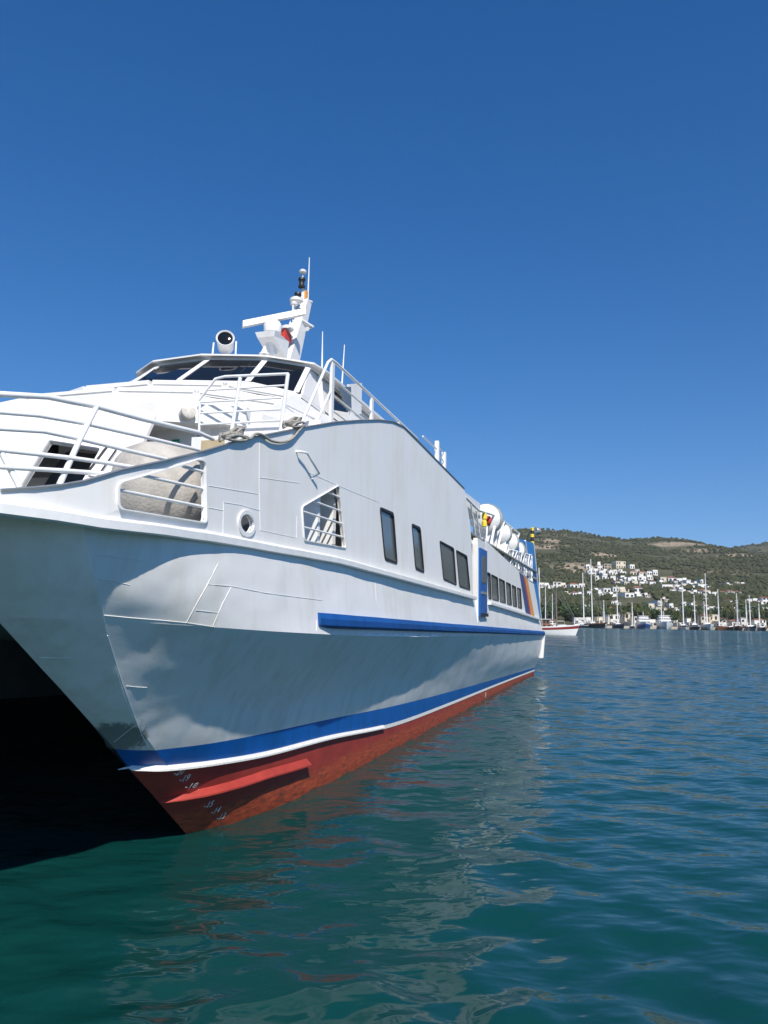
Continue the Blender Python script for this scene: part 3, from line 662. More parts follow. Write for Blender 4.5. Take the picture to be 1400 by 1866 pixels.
part(MB().prism([front_map(y, z, -0.035) for y, z in nf], (0.03, 0, 0)), 'folded_shutter', white_rail, front)
part(MB().tube([front_map(*nf[0], -0.04), front_map(*nf[3], -0.04)], 0.02, 6), 'shutter_edge', rubber, front)
part(MB().tube([front_map(*nf[1], -0.04), front_map(*nf[2], -0.04)], 0.012, 6), 'shutter_edge', rubber, front)
# ---- bow rails
RAILS = [([(-160, 716), (0, 718), (86, 723), (177, 741), (257, 763), (361, 788), (388, 800)], 0.34), ([(-160, 748), (0, 751), (71, 757), (157, 772), (254, 794), (363, 820)], 0.26),
         ([(-160, 778), (0, 781), (80, 786), (146, 800), (229, 820), (303, 837)], 0.18), ([(-160, 816), (0, 820), (126, 834), (197, 844), (246, 852)], 0.10), ([(-160, 849), (0, 851), (120, 858), (206, 864)], 0.05)]
def rail_pt(u, v, off):
    q, z = shell_px(u, v, off); s, y = plan(q); return (s, y + off, z)
bow_rail = part(MB().tube([rail_pt(u, v, RAILS[0][1]) for u, v in RAILS[0][0]], 0.026, 8), 'bow_top_rail', white_rail, smooth=60)
for pts, off in RAILS[1:]: part(MB().tube([rail_pt(u, v, off) for u, v in pts], 0.02, 8), 'bow_rail', white_rail, bow_rail, smooth=60)
part(MB().tube([rail_pt(176, 741, 0.34), rail_pt(146, 800, 0.18), rail_pt(108, 884, 0.04)], 0.026, 8), 'rail_post', white_rail, bow_rail, smooth=60)
part(MB().tube([rail_pt(0, 820, 0.12), rail_pt(36, 888, 0.04)], 0.024, 8), 'rail_brace', white_rail, bow_rail, smooth=60)
part(MB().tube([rail_pt(-120, 717, 0.34), rail_pt(-150, 880, 0.04)], 0.026, 8), 'rail_post', white_rail, bow_rail, smooth=60)
# transverse rail on the boarding platform
ts = 10.05
tr = lambda u, v: on_s(u, v, ts)
tramp = part(MB().tube([tr(362, 730), tr(393, 690), tr(410, 686), tr(526, 681)], 0.022, 8), 'platform_top_rail', white_rail, smooth=60)
for a, b in [((380, 711), (521, 702)), ((364, 733), (513, 725)), ((363, 753), (511, 746)), ((364, 774), (511, 766))]: part(MB().tube([tr(*a), tr(*b)], 0.016, 8), 'platform_rail', white_rail, tramp, smooth=60)
for a, b in [((438, 688), (421, 793)), ((525, 681), (511, 788))]: part(MB().tube([tr(*a), tr(*b)], 0.03, 8), 'rail_post', white_rail, tramp, smooth=60)
part(MB().tube([tr(364, 733), tr(363, 785)], 0.02, 8), 'rail_post', white_rail, tramp, smooth=60)
# side-deck rail behind the peak of the shell
yr = 4.36; sr = lambda u, v: on_y(u, v, yr)
z1 = sr(605, 657)
side_rail = part(MB().tube([sr(545, 780), sr(598, 660), sr(604, 655), sr(612, 661), (16.5, yr, z1[2] - 0.02), (17.2, yr, z1[2] - 0.35)], 0.024, 8), 'side_top_rail', white_rail, smooth=60)
for dz in (0.28, 0.55, 0.8): part(MB().tube([(11.15, yr, z1[2] - dz), (15.6, yr, z1[2] - dz - 0.02)], 0.017, 8), 'side_rail', white_rail, side_rail, smooth=60)
part(MB().tube([sr(604, 710), sr(574, 775)], 0.02, 8), 'rail_brace', white_rail, side_rail, smooth=60)
for s_ in (11.15, 13.2, 15.0): part(MB().box((s_ - 0.05, yr - 0.02, 5.3), (s_ + 0.05, yr + 0.025, z1[2] - 0.03)), 'rail_post', white_rail, side_rail)
# small boarding gate on the roof edge further aft
g0 = on_y(797, 804, 4.45)
gate = part(MB().box((g0[0] - 0.06, 4.4, 6.3), (g0[0] + 0.06, 4.5, g0[2])), 'roof_gate_post', white_rail)
part(MB().box((g0[0] + 0.75, 4.4, 6.3), (g0[0] + 0.87, 4.5, g0[2] - 0.12)), 'roof_gate_post', white_rail, gate)
part(MB().tube([(g0[0], 4.45, g0[2] - 0.05), (g0[0] + 0.8, 4.45, g0[2] - 0.16)], 0.02, 6), 'gate_rail', white_rail, gate)
part(MB().tube([(g0[0], 4.45, g0[2] - 0.25), (g0[0] + 0.8, 4.45, g0[2] - 0.4)], 0.02, 6), 'gate_rail', white_rail, gate)
part(MB().tube([(g0[0] - 1.5, 4.45, g0[2] - 0.22), (g0[0], 4.45, g0[2] - 0.22)], 0.02, 6), 'gate_rail', white_rail, gate)
part(MB().tube([(g0[0] - 0.25, 4.45, 6.5), (g0[0], 4.45, g0[2] - 0.02)], 0.02, 6), 'gate_brace', white_rail, gate)
# roof-edge handrail on the aft slope of the shell
# ---- wheelhouse
mir = lambda p: (p[0], 2 * YC - p[1], p[2])
R0 = [(9.6, 8.0, 6.06), (10.02, 6.72, 6.06), (11.0, 5.5, 6.06), (12.2, 5.15, 6.06), (21.5, 5.15, 6.06)]
R1 = [(13.0, 8.36, 7.46), (13.4, 7.05, 7.46), (14.2, 6.35, 7.42), (15.4, 6.24, 7.32), (21.0, 6.24, 7.3)]
R2 = [(14.02, 8.34, 8.22), (14.36, 7.17, 8.22), (14.95, 6.42, 8.20), (15.5, 6.36, 8.19), (21.0, 6.36, 8.19)]
RV = [(13.86, 8.41, 8.31), (14.26, 7.13, 8.31), (14.94, 6.27, 8.29), (15.5, 6.18, 8.28), (21.4, 6.18, 8.28)]
def full(r): return [mir(p) for p in reversed(r)] + list(r)
f0 = full(R0)
f1 = [(21.0, 10.85, 7.3), (15.4, 10.85, 7.32), (14.3, 10.72, 7.42), (13.35, 10.2, 7.46), (13.02, 9.55, 7.46)] + R1
f2 = [(21.0, 10.9, 8.19), (15.6, 10.9, 8.19), (15.2, 10.82, 8.20), (14.66, 10.42, 8.22), (14.12, 9.62, 8.22)] + R2
fv = [(21.4, 11.0, 8.28), (15.7, 11.0, 8.28), (15.2, 10.92, 8.29), (14.57, 10.51, 8.31), (13.98, 9.68, 8.31)] + RV
f1 = f1[:4] + f1[4:5] + f1[5:]
base0 = [(p[0], p[1], 5.735 if p[0] < 10.6 else 5.40) for p in f0]
mbw = MB().grid([base0, f0, f1]); mbw.grid([f2, [(p[0], p[1], 8.27) for p in f2]])
mbw.add([f1[0], f1[-1], f2[-1], f2[0]], [(0, 1, 2, 3)])
wheel = part(mbw, 'wheelhouse', white_gloss)
# corner posts and window panes
for i in range(len(f1)):
    if i in (0, len(f1) - 1): continue
    a = Vector(f1[i]); b = Vector(f2[i]); c = Vector((17, YC, 7.6)); o = (Vector((a.x, a.y, 0)) - Vector((c.x, c.y, 0))).normalized()
    t_ = Vector((-o.y, o.x, 0)); w_ = 0.06 if i not in (1, len(f1) - 2) else 0.04
    part(MB().hexa([a + t_ * w_ + o * 0.02, a - t_ * w_ + o * 0.02, a - t_ * w_ - o * 0.1, a + t_ * w_ - o * 0.1], [b + t_ * w_ + o * 0.02, b - t_ * w_ + o * 0.02, b - t_ * w_ - o * 0.1, b + t_ * w_ - o * 0.1]), 'window_pillar', white_gloss, wheel)
for i in range(1, len(f1) - 2):
    if i in (1, len(f1) - 3): continue
    p = [Vector(f1[i]), Vector(f1[i + 1]), Vector(f2[i + 1]), Vector(f2[i])]; n = (p[1] - p[0]).cross(p[3] - p[0]).normalized()
    part(MB().add([q - n * 0.0 for q in p], [(0, 1, 2, 3)]), 'windscreen_pane', glass_dark, wheel, recalc=False)
# side windows, wheelhouse side wall and door
for sgn, fm in ((0, lambda p: p), (1, lambda p: (p[0], 17.13 - p[1], p[2]))):
    y0_, y1_ = 6.24, 6.38
    ym = lambda z: y0_ + (z - 7.3) / 0.7 * (y1_ - y0_)
    mp_ = lambda s, z, t, fm=fm, ym=ym: fm((s, ym(z) + t, z))
    so_ = [(14.35, 7.40), (21, 7.3), (21, 8.2), (15.0, 8.2)]
    sw = [roundpoly([on_y(u, v, 6.3)[::2] for u, v in q_], 0.09) for q_ in [[(576, 674), (607, 700), (597, 744), (545, 727)], [(610, 703), (636, 726), (640, 752), (601, 746)]]]
    if sgn == 0:
        swl = part(plate(so_, [w for w in sw if all(inpoly(p, so_) for p in w)], 0.5, mp_, 0.05), 'wheelhouse_side', white_gloss, wheel)
        for w in sw:
            part(MB().add([mp_(*p, 0.012) for p in w], [tuple(range(len(w)))]), 'side_window', glass_dark, wheel)
    else: part(plate(so_, [], 0.5, mp_, 0.05), 'wheelhouse_side', white_gloss, wheel)
wdr = [on_y(u, v, 5.85) for u, v in [(636, 700), (660, 698), (659, 754), (640, 756)]]
dl = part(MB().prism(wdr, (0.0, 0.05, 0)), 'open_door', white_gloss)
dw = [on_y(u, v, 5.84) for u, v in [(617, 704), (640, 705), (641, 748), (634, 750)]]
part(MB().prism(dw, (0.0, 0.02, 0)), 'door_glass', glass_side, dl)
# sill shelf, lower ledge and visor roof
for (ra, zz, oo, hh_) in ((f1, -0.03, 0.10, 0.07),):
    for i in range(1, len(ra) - 2):
        a, b = Vector(ra[i]), Vector(ra[i + 1]); d = (b - a).normalized(); nrm = Vector((-d.y, d.x, 0)); c = (a + b) / 2
        if nrm.dot(c - Vector((17, YC, 0))) < 0: nrm = -nrm
        lo4 = [a + d * 0.06 - nrm * 0.02 + Vector((0, 0, zz - hh_)), b - d * 0.06 - nrm * 0.02 + Vector((0, 0, zz - hh_)), b - d * 0.06 + nrm * oo + Vector((0, 0, zz - hh_)), a + d * 0.06 + nrm * oo + Vector((0, 0, zz - hh_))]
        part(MB().hexa(lo4, [q + Vector((0, 0, hh_)) for q in lo4]), 'window_sill', white_gloss, wheel)
for fr, hh2 in ((0.34, 0.10), (0.68, 0.12)):
    lv2 = [tuple(np.array(a) * (1 - fr) + np.array(b) * fr) for a, b in zip(f0, f1)]
    for i in range(2, len(lv2) - 3):
        a, b = Vector(lv2[i]), Vector(lv2[i + 1]); d = (b - a).normalized(); nrm = Vector((-d.y, d.x, 0)); c = (a + b) / 2
        if nrm.dot(c - Vector((17, YC, 0))) < 0: nrm = -nrm
        q4 = [a + d * .03 - nrm * .12 - Vector((0, 0, .03)), b - d * .03 - nrm * .12 - Vector((0, 0, .03)), b - d * .03 + nrm * .05 - Vector((0, 0, .03)), a + d * .03 + nrm * .05 - Vector((0, 0, .03))]
        part(MB().hexa(q4, [q + Vector((0, 0, hh2)) for q in q4]), 'front_step', white_gloss, wheel)
        part(MB().tube([a + d * .05 + nrm * .055 + Vector((0, 0, .0)), b - d * .05 + nrm * .055 + Vector((0, 0, .0))], 0.010, 5), 'panel_joint', metal_grey, wheel)
lv = [tuple(np.array(a) * 0.55 + np.array(b) * 0.45) for a, b in zip(f0, f1)]
for i in range(1, len(lv) - 2):
    a, b = Vector(lv[i]), Vector(lv[i + 1]); d = (b - a).normalized()
    part(MB().tube([a + d * 0.08 + Vector((0, 0, 0.02)), b - d * 0.08 + Vector((0, 0, 0.02))], 0.022, 6), 'front_handrail', white_rail, wheel)
roof_c = [(p[0] + (17 - p[0]) * 0.25, p[1] + (YC - p[1]) * 0.3, 8.42) for p in fv]
mr = MB(); nn = len(fv)
mr.add([(p[0], p[1], p[2] - 0.035) for p in fv] + list(fv) + roof_c + [f2[i][:2] + (8.27,) for i in range(nn)], [])
for i in range(nn - 1):
    for a, b in ((0, nn), (nn, 2 * nn), (3 * nn, 0)): mr.f.append((a + i, a + i + 1, b + i + 1, b + i))
mr.f.append(tuple(2 * nn + i for i in range(nn)))
part(mr, 'visor_roof', white_gloss, wheel)
# wipers
for (a, b) in [((258, 694), (285, 674)), ((440, 680), (460, 662)), ((415, 690), (440, 668))]:
    p, q = on_z(*a, 7.65), on_z(*b, 7.85)
    part(MB().tube([(p[0] - 0.05, p[1], p[2]), (q[0] - 0.05, q[1], q[2])], 0.012, 5), 'window_wiper', black_plastic, wheel)
# ---- mast and aerials (on the centreline)
ym_ = YC; my = lambda u, v, y=YC: on_y(u, v, y)
mb1, mt1 = my(528, 652), my(556, 548)
k_ = (mb1[2] - 8.3) / (mt1[2] - mb1[2]); ms = mb1[0] - (mt1[0] - mb1[0]) * k_
mast = part(MB().hexa([(ms - 0.55, YC - 0.28, 8.3), (ms + 0.3, YC - 0.28, 8.3), (ms + 0.3, YC + 0.28, 8.3), (ms - 0.55, YC + 0.28, 8.3)],
                     [(mt1[0] - 0.14, YC - 0.16, mt1[2]), (mt1[0] + 0.16, YC - 0.16, mt1[2]), (mt1[0] + 0.16, YC + 0.16, mt1[2]), (mt1[0] - 0.14, YC + 0.16, mt1[2])]), 'mast', white_gloss)
ra_, rb_ = my(442, 591, 9.75), my(556, 568, 8.35)
dv = (Vector(rb_) - Vector(ra_)); sd = Vector((-dv.y, dv.x, 0)).normalized() * 0.09
part(MB().hexa([Vector(ra_) - sd - Vector((0, 0, .09)), Vector(rb_) - sd - Vector((0, 0, .09)), Vector(rb_) + sd - Vector((0, 0, .09)), Vector(ra_) + sd - Vector((0, 0, .09))], [Vector(ra_) - sd * .7 + Vector((0, 0, .09)), Vector(rb_) - sd * .7 + Vector((0, 0, .09)), Vector(rb_) + sd * .7 + Vector((0, 0, .09)), Vector(ra_) + sd * .7 + Vector((0, 0, .09))]), 'radar_scanner', white_gloss, mast)
gc = my(497, 597)
part(MB().lathe((gc[0], gc[1], gc[2] - 0.2), (0, 0, 1), [(0, .19), (.05, .24), (.28, .25), (.36, .2), (.42, .1)], 12), 'radar_gearbox', white_gloss, mast, smooth=40)
bt = my(495, 613)
part(MB().hexa([(bt[0] - .35, YC - .25, bt[2] - .14), (bt[0] + 0.5, YC - .25, bt[2] - .5), (bt[0] + .5, YC + .25, bt[2] - .5), (bt[0] - .35, YC + .25, bt[2] - .14)], [(bt[0] - .4, YC - .3, bt[2]), (bt[0] + .5, YC - .3, bt[2]), (bt[0] + .5, YC + .3, bt[2]), (bt[0] - .4, YC + .3, bt[2])]), 'radar_bracket', white_gloss, mast)
part(MB().tube([my(497, 645), my(492, 617)], 0.13, 8), 'bracket_leg', white_gloss, mast)
part(MB().tube([my(505, 618), my(530, 646)], 0.07, 6), 'bracket_leg', metal_grey, mast)
part(MB().box((my(514, 610)[0] - .1, YC - .15, my(514, 613)[2] - 0.1), (my(514, 610)[0] + .3, YC + .15, my(514, 608)[2] + 0.08)), 'red_signal_box', red_plastic, mast)
for (u, v, sc) in [(523, 599, 1.0), (540, 547, .8)]:
    p = my(u, v); part(MB().lathe((p[0], p[1], p[2] - .1), (0, 0, 1), [(0, .12), (.06, .2), (.13, .2), (.2, .08)], 10), 'mast_platform', white_gloss, mast, smooth=40)
part(MB().tube([my(548, 584, 8.85), my(570, 597, 8.7), my(560, 599, 8.7)], 0.07, 6), 'yard_arm', white_gloss, mast)
part(MB().tube([my(559, 548, 8.9), my(568, 551, 8.85)], 0.05, 6), 'yard_arm', white_gloss, mast)
part(MB().tube([my(551, 550), my(552, 522)], 0.06, 6), 'light_pole', white_gloss, mast)
part(MB().tube([my(552, 522), my(552, 498)], 0.022, 6), 'dome_pole', white_rail, mast)
for (u, v, r_) in [(550, 516, .1), (543, 543, .1)]:
    p = my(u, v); part(MB().lathe((p[0], p[1], p[2] - .14), (0, 0, 1), [(0, r_), (.04, r_ * 1.1), (.08, r_ * .8), (.2, r_ * .8), (.24, r_ * 1.1), (.3, r_)], 10), 'navigation_light', black_plastic, mast, smooth=40)
for (u, v) in [(552, 495), (536, 554)]:
    p = my(u, v); part(MB().lathe((p[0], p[1], p[2] - .06), (0, 0, 1), [(0, .05), (.03, .11), (.08, .12), (.12, .07)], 10), 'antenna_dome', white_gloss, mast, smooth=40)
for pu in (534, 537): part(MB().tube([my(pu, 568), my(pu, 556)], 0.03, 5), 'dome_post', white_rail, mast)
p = my(557, 536); part(MB().box((p[0] - .05, p[1] - .05, p[2] - .14), (p[0] + .06, p[1] + .06, p[2] + .1)), 'orange_flag_bundle', stripe_orange, mast)
part(MB().tube([my(561, 548), my(564, 469)], 0.028, 6, 0.012), 'whip_aerial', white_rail, mast)
part(MB().tube([on_y(587, 672, 6.5), on_y(588, 604, 6.5)], 0.022, 6, 0.010), 'whip_aerial', white_rail)
part(MB().tube([on_y(623, 705, 6.5), on_y(628, 628, 6.5)], 0.022, 6, 0.010), 'whip_aerial', white_rail)
p = on_y(482, 640, 7.6); hn = part(MB().tube([(p[0], p[1], 8.2), (p[0], p[1], p[2] - .05)], 0.035, 6), 'aerial_stub', black_plastic)
part(MB().lathe((p[0], p[1], p[2] - .08), (0, 0, 1), [(0, .12), (.03, .12), (.05, .08), (.2, .02)], 10), 'aerial_cone', white_gloss, hn, smooth=40)
# searchlight
sp = Vector(on_y(411, 624, 8.15)); ax = Vector((-0.86, -0.42, 0.22)).normalized()
sl_ = part(MB().lathe(sp - ax * 0.24, ax, [(0, .14), (.03, .17), (.36, .19), (.41, .205), (.43, .195), (.40, .16)], 20), 'searchlight', white_gloss, smooth=35)
part(MB().lathe(sp - ax * 0.24, ax, [(.395, .168), (.412, .16), (.418, .11), (.421, .03)], 20), 'searchlight_lens', glass_dark, sl_, smooth=35)
part(MB().tube([(sp.x - 0.1, sp.y + 0.26, 8.25), (sp.x - 0.05, sp.y + 0.26, sp.z)], 0.02, 6), 'searchlight_yoke', white_rail, sl_)
part(MB().tube([(sp.x, sp.y - 0.26, 8.25), (sp.x, sp.y - 0.26, sp.z)], 0.02, 6), 'searchlight_yoke', white_rail, sl_)
# flood lamp on the porch fascia
fp = Vector(on_s(342, 752, 10.0)); fax = Vector((-0.6, -0.75, 0.1)).normalized()
fl = part(MB().lathe(fp - fax * .16, fax, [(0, .06), (.03, .10), (.10, .11), (.12, .10), (.16, .11), (.22, .11), (.24, .08)], 16), 'flood_lamp', simple('weathered_lamp_housing', (0.6, 0.57, 0.52), 0.7, var=0.3, scale=12), smooth=35)
part(MB().tube([fp + Vector((0.15, -0.05, -0.1)), Vector(on_s(356, 775, 10.2)), Vector(on_s(362, 778, 10.45))], 0.018, 6), 'lamp_bracket', white_rail, fl)
# small deck locker seen over the shell
lk = on_s(397, 806, 9.9)
part(MB().box((9.75, lk[1] - .25, 4.9), (9.9, lk[1] + .35, lk[2] + .06)), 'deck_locker', white_rail)
part(MB().box((9.735, lk[1] - .2, 5.0), (9.748, lk[1] + .18, lk[2])), 'locker_door', cream_mat)
# funnel at the stern
ft0, ft1, fb1 = on_y(945, 985, 4.40), on_y(973, 989, 4.40), on_y(986, 1122, 4.40)
fun = part(MB().hexa([(ft0[0] + 1.4, 4.36, 3.0), (fb1[0] - 0.15, 4.36, 3.0), (fb1[0] - 0.15, 6.2, 3.0), (ft0[0] + 1.4, 6.2, 3.0)], [(ft0[0], 4.42, ft0[2] + .1), (ft1[0], 4.42, ft1[2]), (ft1[0], 6.0, ft1[2]), (ft0[0], 6.0, ft0[2] + .1)]), 'funnel', funnel_blue)
part(MB().hexa([(fb1[0] - 0.15, 4.33, 2.5), (fb1[0] + 0.15, 4.33, 2.5), (fb1[0] + 0.15, 6.2, 2.5), (fb1[0] - 0.15, 6.2, 2.5)], [(ft1[0], 4.39, ft1[2] - .1), (ft1[0] + .3, 4.39, ft1[2] - .1), (ft1[0] + .3, 6.0, ft1[2] - .1), (ft1[0], 6.0, ft1[2] - .1)]), 'funnel_trim', white_gloss, fun)
ck = [on_y(u, v, 4.36) for u, v in [(962, 1060), (970, 1060), (982, 1118), (975, 1120)]]
# stern crane hook with black and yellow post
hk = on_y(970, 962, 4.5)
post = part(MB().tube([(hk[0], 4.5, 6.6), (hk[0], 4.5, hk[2])], 0.09, 8), 'stern_post', black_plastic)
for zz in (6.85, 7.25, 7.6): part(MB().tube([(hk[0], 4.5, zz), (hk[0], 4.5, zz + .17)], 0.098, 8), 'yellow_band', yellow_mat, post)
part(MB().lathe((hk[0] + .25, 4.35, hk[2] - .12), (1, -.6, 0), [(0, .16), (.05, .2), (.25, .2), (.3, .12)], 12), 'stern_lamp', metal_grey, post, smooth=40)
part(MB().tube([(hk[0] - .1, 4.5, hk[2] - .05), (hk[0] - 1.6, 4.5, hk[2] - .5), (hk[0] - 2.6, 4.5, 6.7)], 0.025, 6), 'stern_stay', black_plastic, post)
# aft deck rails: uprights, top rails and a safety net in front of the funnel
ry = 4.40
rail_aft = part(MB().tube([on_y(848, 906, ry), on_y(872, 930, ry), on_y(905, 940, ry), on_y(946, 972, ry)], 0.04, 6), 'aft_top_rail', white_rail, smooth=60)
for (a, b) in [((905, 942), (893, 1000)), ((918, 951), (905, 1008)), ((932, 962), (917, 1018)), ((946, 972), (929, 1027)), ((868, 930), (876, 985)), ((858, 915), (868, 985)), ((888, 960), (886, 990)), ((957, 985), (966, 1058))]:
    part(MB().tube([on_y(*a, ry), on_y(*b, ry)], 0.05 if a[0] > 900 else 0.03, 6), 'rail_stanchion', white_rail, rail_aft)
for dz in (0.3, 0.6, 0.9): 
    p, q = on_y(850, 910, ry), on_y(884, 950, ry); part(MB().tube([(p[0], ry, p[2] - dz), (q[0], ry, q[2] - dz)], 0.02, 5), 'ladder_rung', white_rail, rail_aft)
nr_ = MB(); n0, n1 = on_y(930, 1024, 4.34), on_y(972, 1062, 4.34)
def net_pt(f, h):
    s = n0[0] + (n1[0] - n0[0]) * f; zb = n0[2] + (n1[2] - n0[2]) * f - .05; return (s, 4.34 + 0.05 * math.sin(f * 20), zb + h * (0.55 + 0.9 * f))
for i in range(12):
    nr_.tube([net_pt(i / 12, 0), net_pt(min(1, (i + 1.6) / 12), 1.0)], 0.028, 4); nr_.tube([net_pt(min(1, (i + 1.6) / 12), 0), net_pt(i / 12, 1.0)], 0.028, 4)
for h_ in (0, .5, 1.0): nr_.tube([net_pt(i / 8, h_) for i in range(9)], 0.035, 5)
part(nr_, 'safety_net', white_rail)
# ---- things carried on the ferry
def ship_w(p): w = AX * p[0] + IN * p[1]; return (float(w[0]), float(w[1]), p[2])
RZ = math.pi / 2 - A
raft_white = simple('life_raft_fibreglass', (0.78, 0.78, 0.76), 0.45, var=0.1, scale=5)
rl = ['large white life raft canister nearest the wheelhouse on the aft upper deck', 'white life raft canister second from the wheelhouse on the slanted rack', 'white life raft canister third from the wheelhouse on the slanted rack', 'white life raft canister closest to the blue funnel on the slanted rack']
def raft():
    r = empty('life_raft_canister', (0, 0, 0))
    MB().lathe((-0.62, 0, 0), (1, 0, 0), [(0, .12), (.04, .3), (.14, .4), (.6, .42)], 18).obj('canister_half', raft_white, r, 40)
    MB().lathe((0.0, 0, 0), (1, 0, 0), [(0.02, .42), (.5, .4), (.6, .3), (.64, .12)], 18).obj('canister_half', raft_white, r, 40)
    for x in (-0.35, 0.35): MB().lathe((x - .03, 0, 0), (1, 0, 0), [(0, .40), (0, .425), (.06, .425), (.06, .40)], 18).obj('strap', metal_grey, r)
    MB().lathe((-.03, 0, 0), (1, 0, 0), [(0, .41), (0, .44), (.06, .44), (.06, .41)], 18).obj('seam_band', grey_deck, r)
    return r
r0 = raft()
for i, (s_, y_, z_, k) in enumerate([(*on_y(888, 946, 4.78), 1.35), (*on_y(912, 972, 4.70), 1.12), (*on_y(926, 988, 4.70), 1.12), (*on_y(939, 1003, 4.70), 1.12)]):
    o = r0 if i == 0 else copy_tree(r0)
    o.location = ship_w((s_, y_, z_)); o.rotation_euler = (0, R(-6), RZ + R(4)); o.scale = (k, k, k)
    tag(o, rl[i], 'life raft', 'life rafts on the aft deck of the ferry')
    part(MB().box((s_ - .5, y_ - .3, 5.09), (s_ - .4, y_ + .45, z_ - .30 * k)), 'raft_cradle', white_rail); part(MB().box((s_ + .4, y_ - .3, 5.09), (s_ + .5, y_ + .45, z_ - .30 * k)), 'raft_cradle', white_rail)
# fender drum on the foredeck
fend_mat = simple('weathered_fender_rubber', (0.44, 0.415, 0.375), 0.85, var=0.25, scale=4, bump=0.45, bscale=30)
fc = ship_w((7.98, 5.26, 4.30)); fe = empty('mooring_fender', (fc[0], fc[1], 3.74), RZ, 'big weathered grey rubber fender drum lying behind the bow opening', 'fender')
da = Vector((0.5, -0.84, 0.0)).normalized()
MB().lathe(Vector((0, 0, 0.56)) - da * 0.62, da, [(0, .15), (.05, .34), (.16, .48), (.35, .56), (.6, .58), (.8, .56), (.98, .50), (1.06, .44), (1.10, .38)], 36).obj('drum', fend_mat, fe, 35)
MB().lathe(Vector((0, 0, 0.56)) - da * 0.62, da, [(1.085, .43), (1.11, .44), (1.12, .40), (1.10, .37)], 36).obj('end_ring', rubber, fe, 35)
MB().lathe(Vector((0, 0, 0.56)) - da * 0.62, da, [(1.06, .38), (1.09, .34), (1.07, .1)], 36).obj('end_cap', grey_deck, fe, 35)
MB().tube([(0.62, -0.6, 0.0), (0.62, -0.6, 0.34)], 0.07, 8).obj('bollard_stub', white_rail, fe)
MB().lathe((0.62, -0.6, 0.34), (0, 0, 1), [(0, .11), (.04, .12), (.08, .1)], 10).obj('bollard_cap', black_plastic, fe)
# mooring rope along the shell edge
def rope_obj(name, px, off, r, label):
    pts = []
    for (u, v) in px: q, z = shell_px(u, v); pts.append(shell_map(q, z, off))
    pts = cr(pts, 6); o = MB().tube([ (p[0] - pts[0][0], p[1] - pts[0][1], p[2] - pts[0][2]) for p in pts], r, 7).obj(name, rope_mat, None, 60)
    o.location = ship_w(tuple(pts[0])); o.rotation_euler = (0, 0, RZ); return tag(o, label, 'rope')
rope_obj('mooring_rope', [(408, 800), (425, 794), (447, 797), (440, 803), (418, 802), (412, 797), (430, 793), (450, 800), (462, 791), (475, 793), (490, 803), (510, 806), (528, 800), (543, 783), (552, 772), (540, 770), (530, 778), (548, 776), (553, 770)], -0.03, 0.017, 'grey mooring rope looped along the sloping top edge of the ferry side')
def coil(name, u, v, label, rx=14, ry=5):
    q, z = shell_px(u, v); c = shell_map(q, z, 0.06); pts = []
    for k in range(60):
        a = k * 0.55; r_ = 0.16 + 0.02 * math.sin(k * 1.7); pts.append((r_ * 1.5 * math.cos(a), r_ * 0.5 * math.sin(a), 0.012 * (k / 10) + 0.012 * math.sin(k * 2.3)))
    o = MB().tube(cr(pts, 2), 0.016, 6).obj(name, rope_mat, None, 60); o.location = ship_w((c[0], c[1], c[2] + 0.01)); o.rotation_euler = (0, R(-22), RZ); return tag(o, label, 'rope')
coil('rope_coil', 432, 798, 'bundled coil of grey rope beside the foot of the platform railing')
coil('rope_coil', 541, 775, 'bundled coil of grey rope under the slanted rail brace')
# yellow rescue light and red buoy on the aft deck
p = on_y(883, 948, 4.42); o = empty('rescue_light', ship_w(p), RZ, 'yellow rescue light hanging on the rail beside the life rafts', 'rescue light'); o.scale = (0.6, 0.6, 0.6)
MB().lathe((0, 0, -.38), (0, 0, 1), [(0, .08), (.03, .14), (.3, .15), (.34, .1), (.42, .1), (.46, .15), (.72, .15), (.78, .08)], 12).obj('yellow_case', yellow_mat, o, 40)
MB().lathe((0, 0, .38), (0, 0, 1), [(0, .12), (.12, .14), (.2, .06)], 12).obj('lamp_dome', weld_mat, o, 40)
p = on_y(890, 946, 4.5); o = empty('rescue_buoy', ship_w(p), RZ, 'small red and black rescue buoy next to the yellow light', 'buoy'); o.scale = (0.7, 0.7, 0.7)
MB().lathe((0, 0, -.25), (.3, 0, 1), [(0, .06), (.08, .14), (.3, .16), (.42, .08)], 12).obj('float', red_plastic, o, 40)
MB().lathe((.12, 0, -.3), (.3, 0, 1), [(0, .08), (.2, .1), (.3, .05)], 10).obj('holder', black_plastic, o, 40)

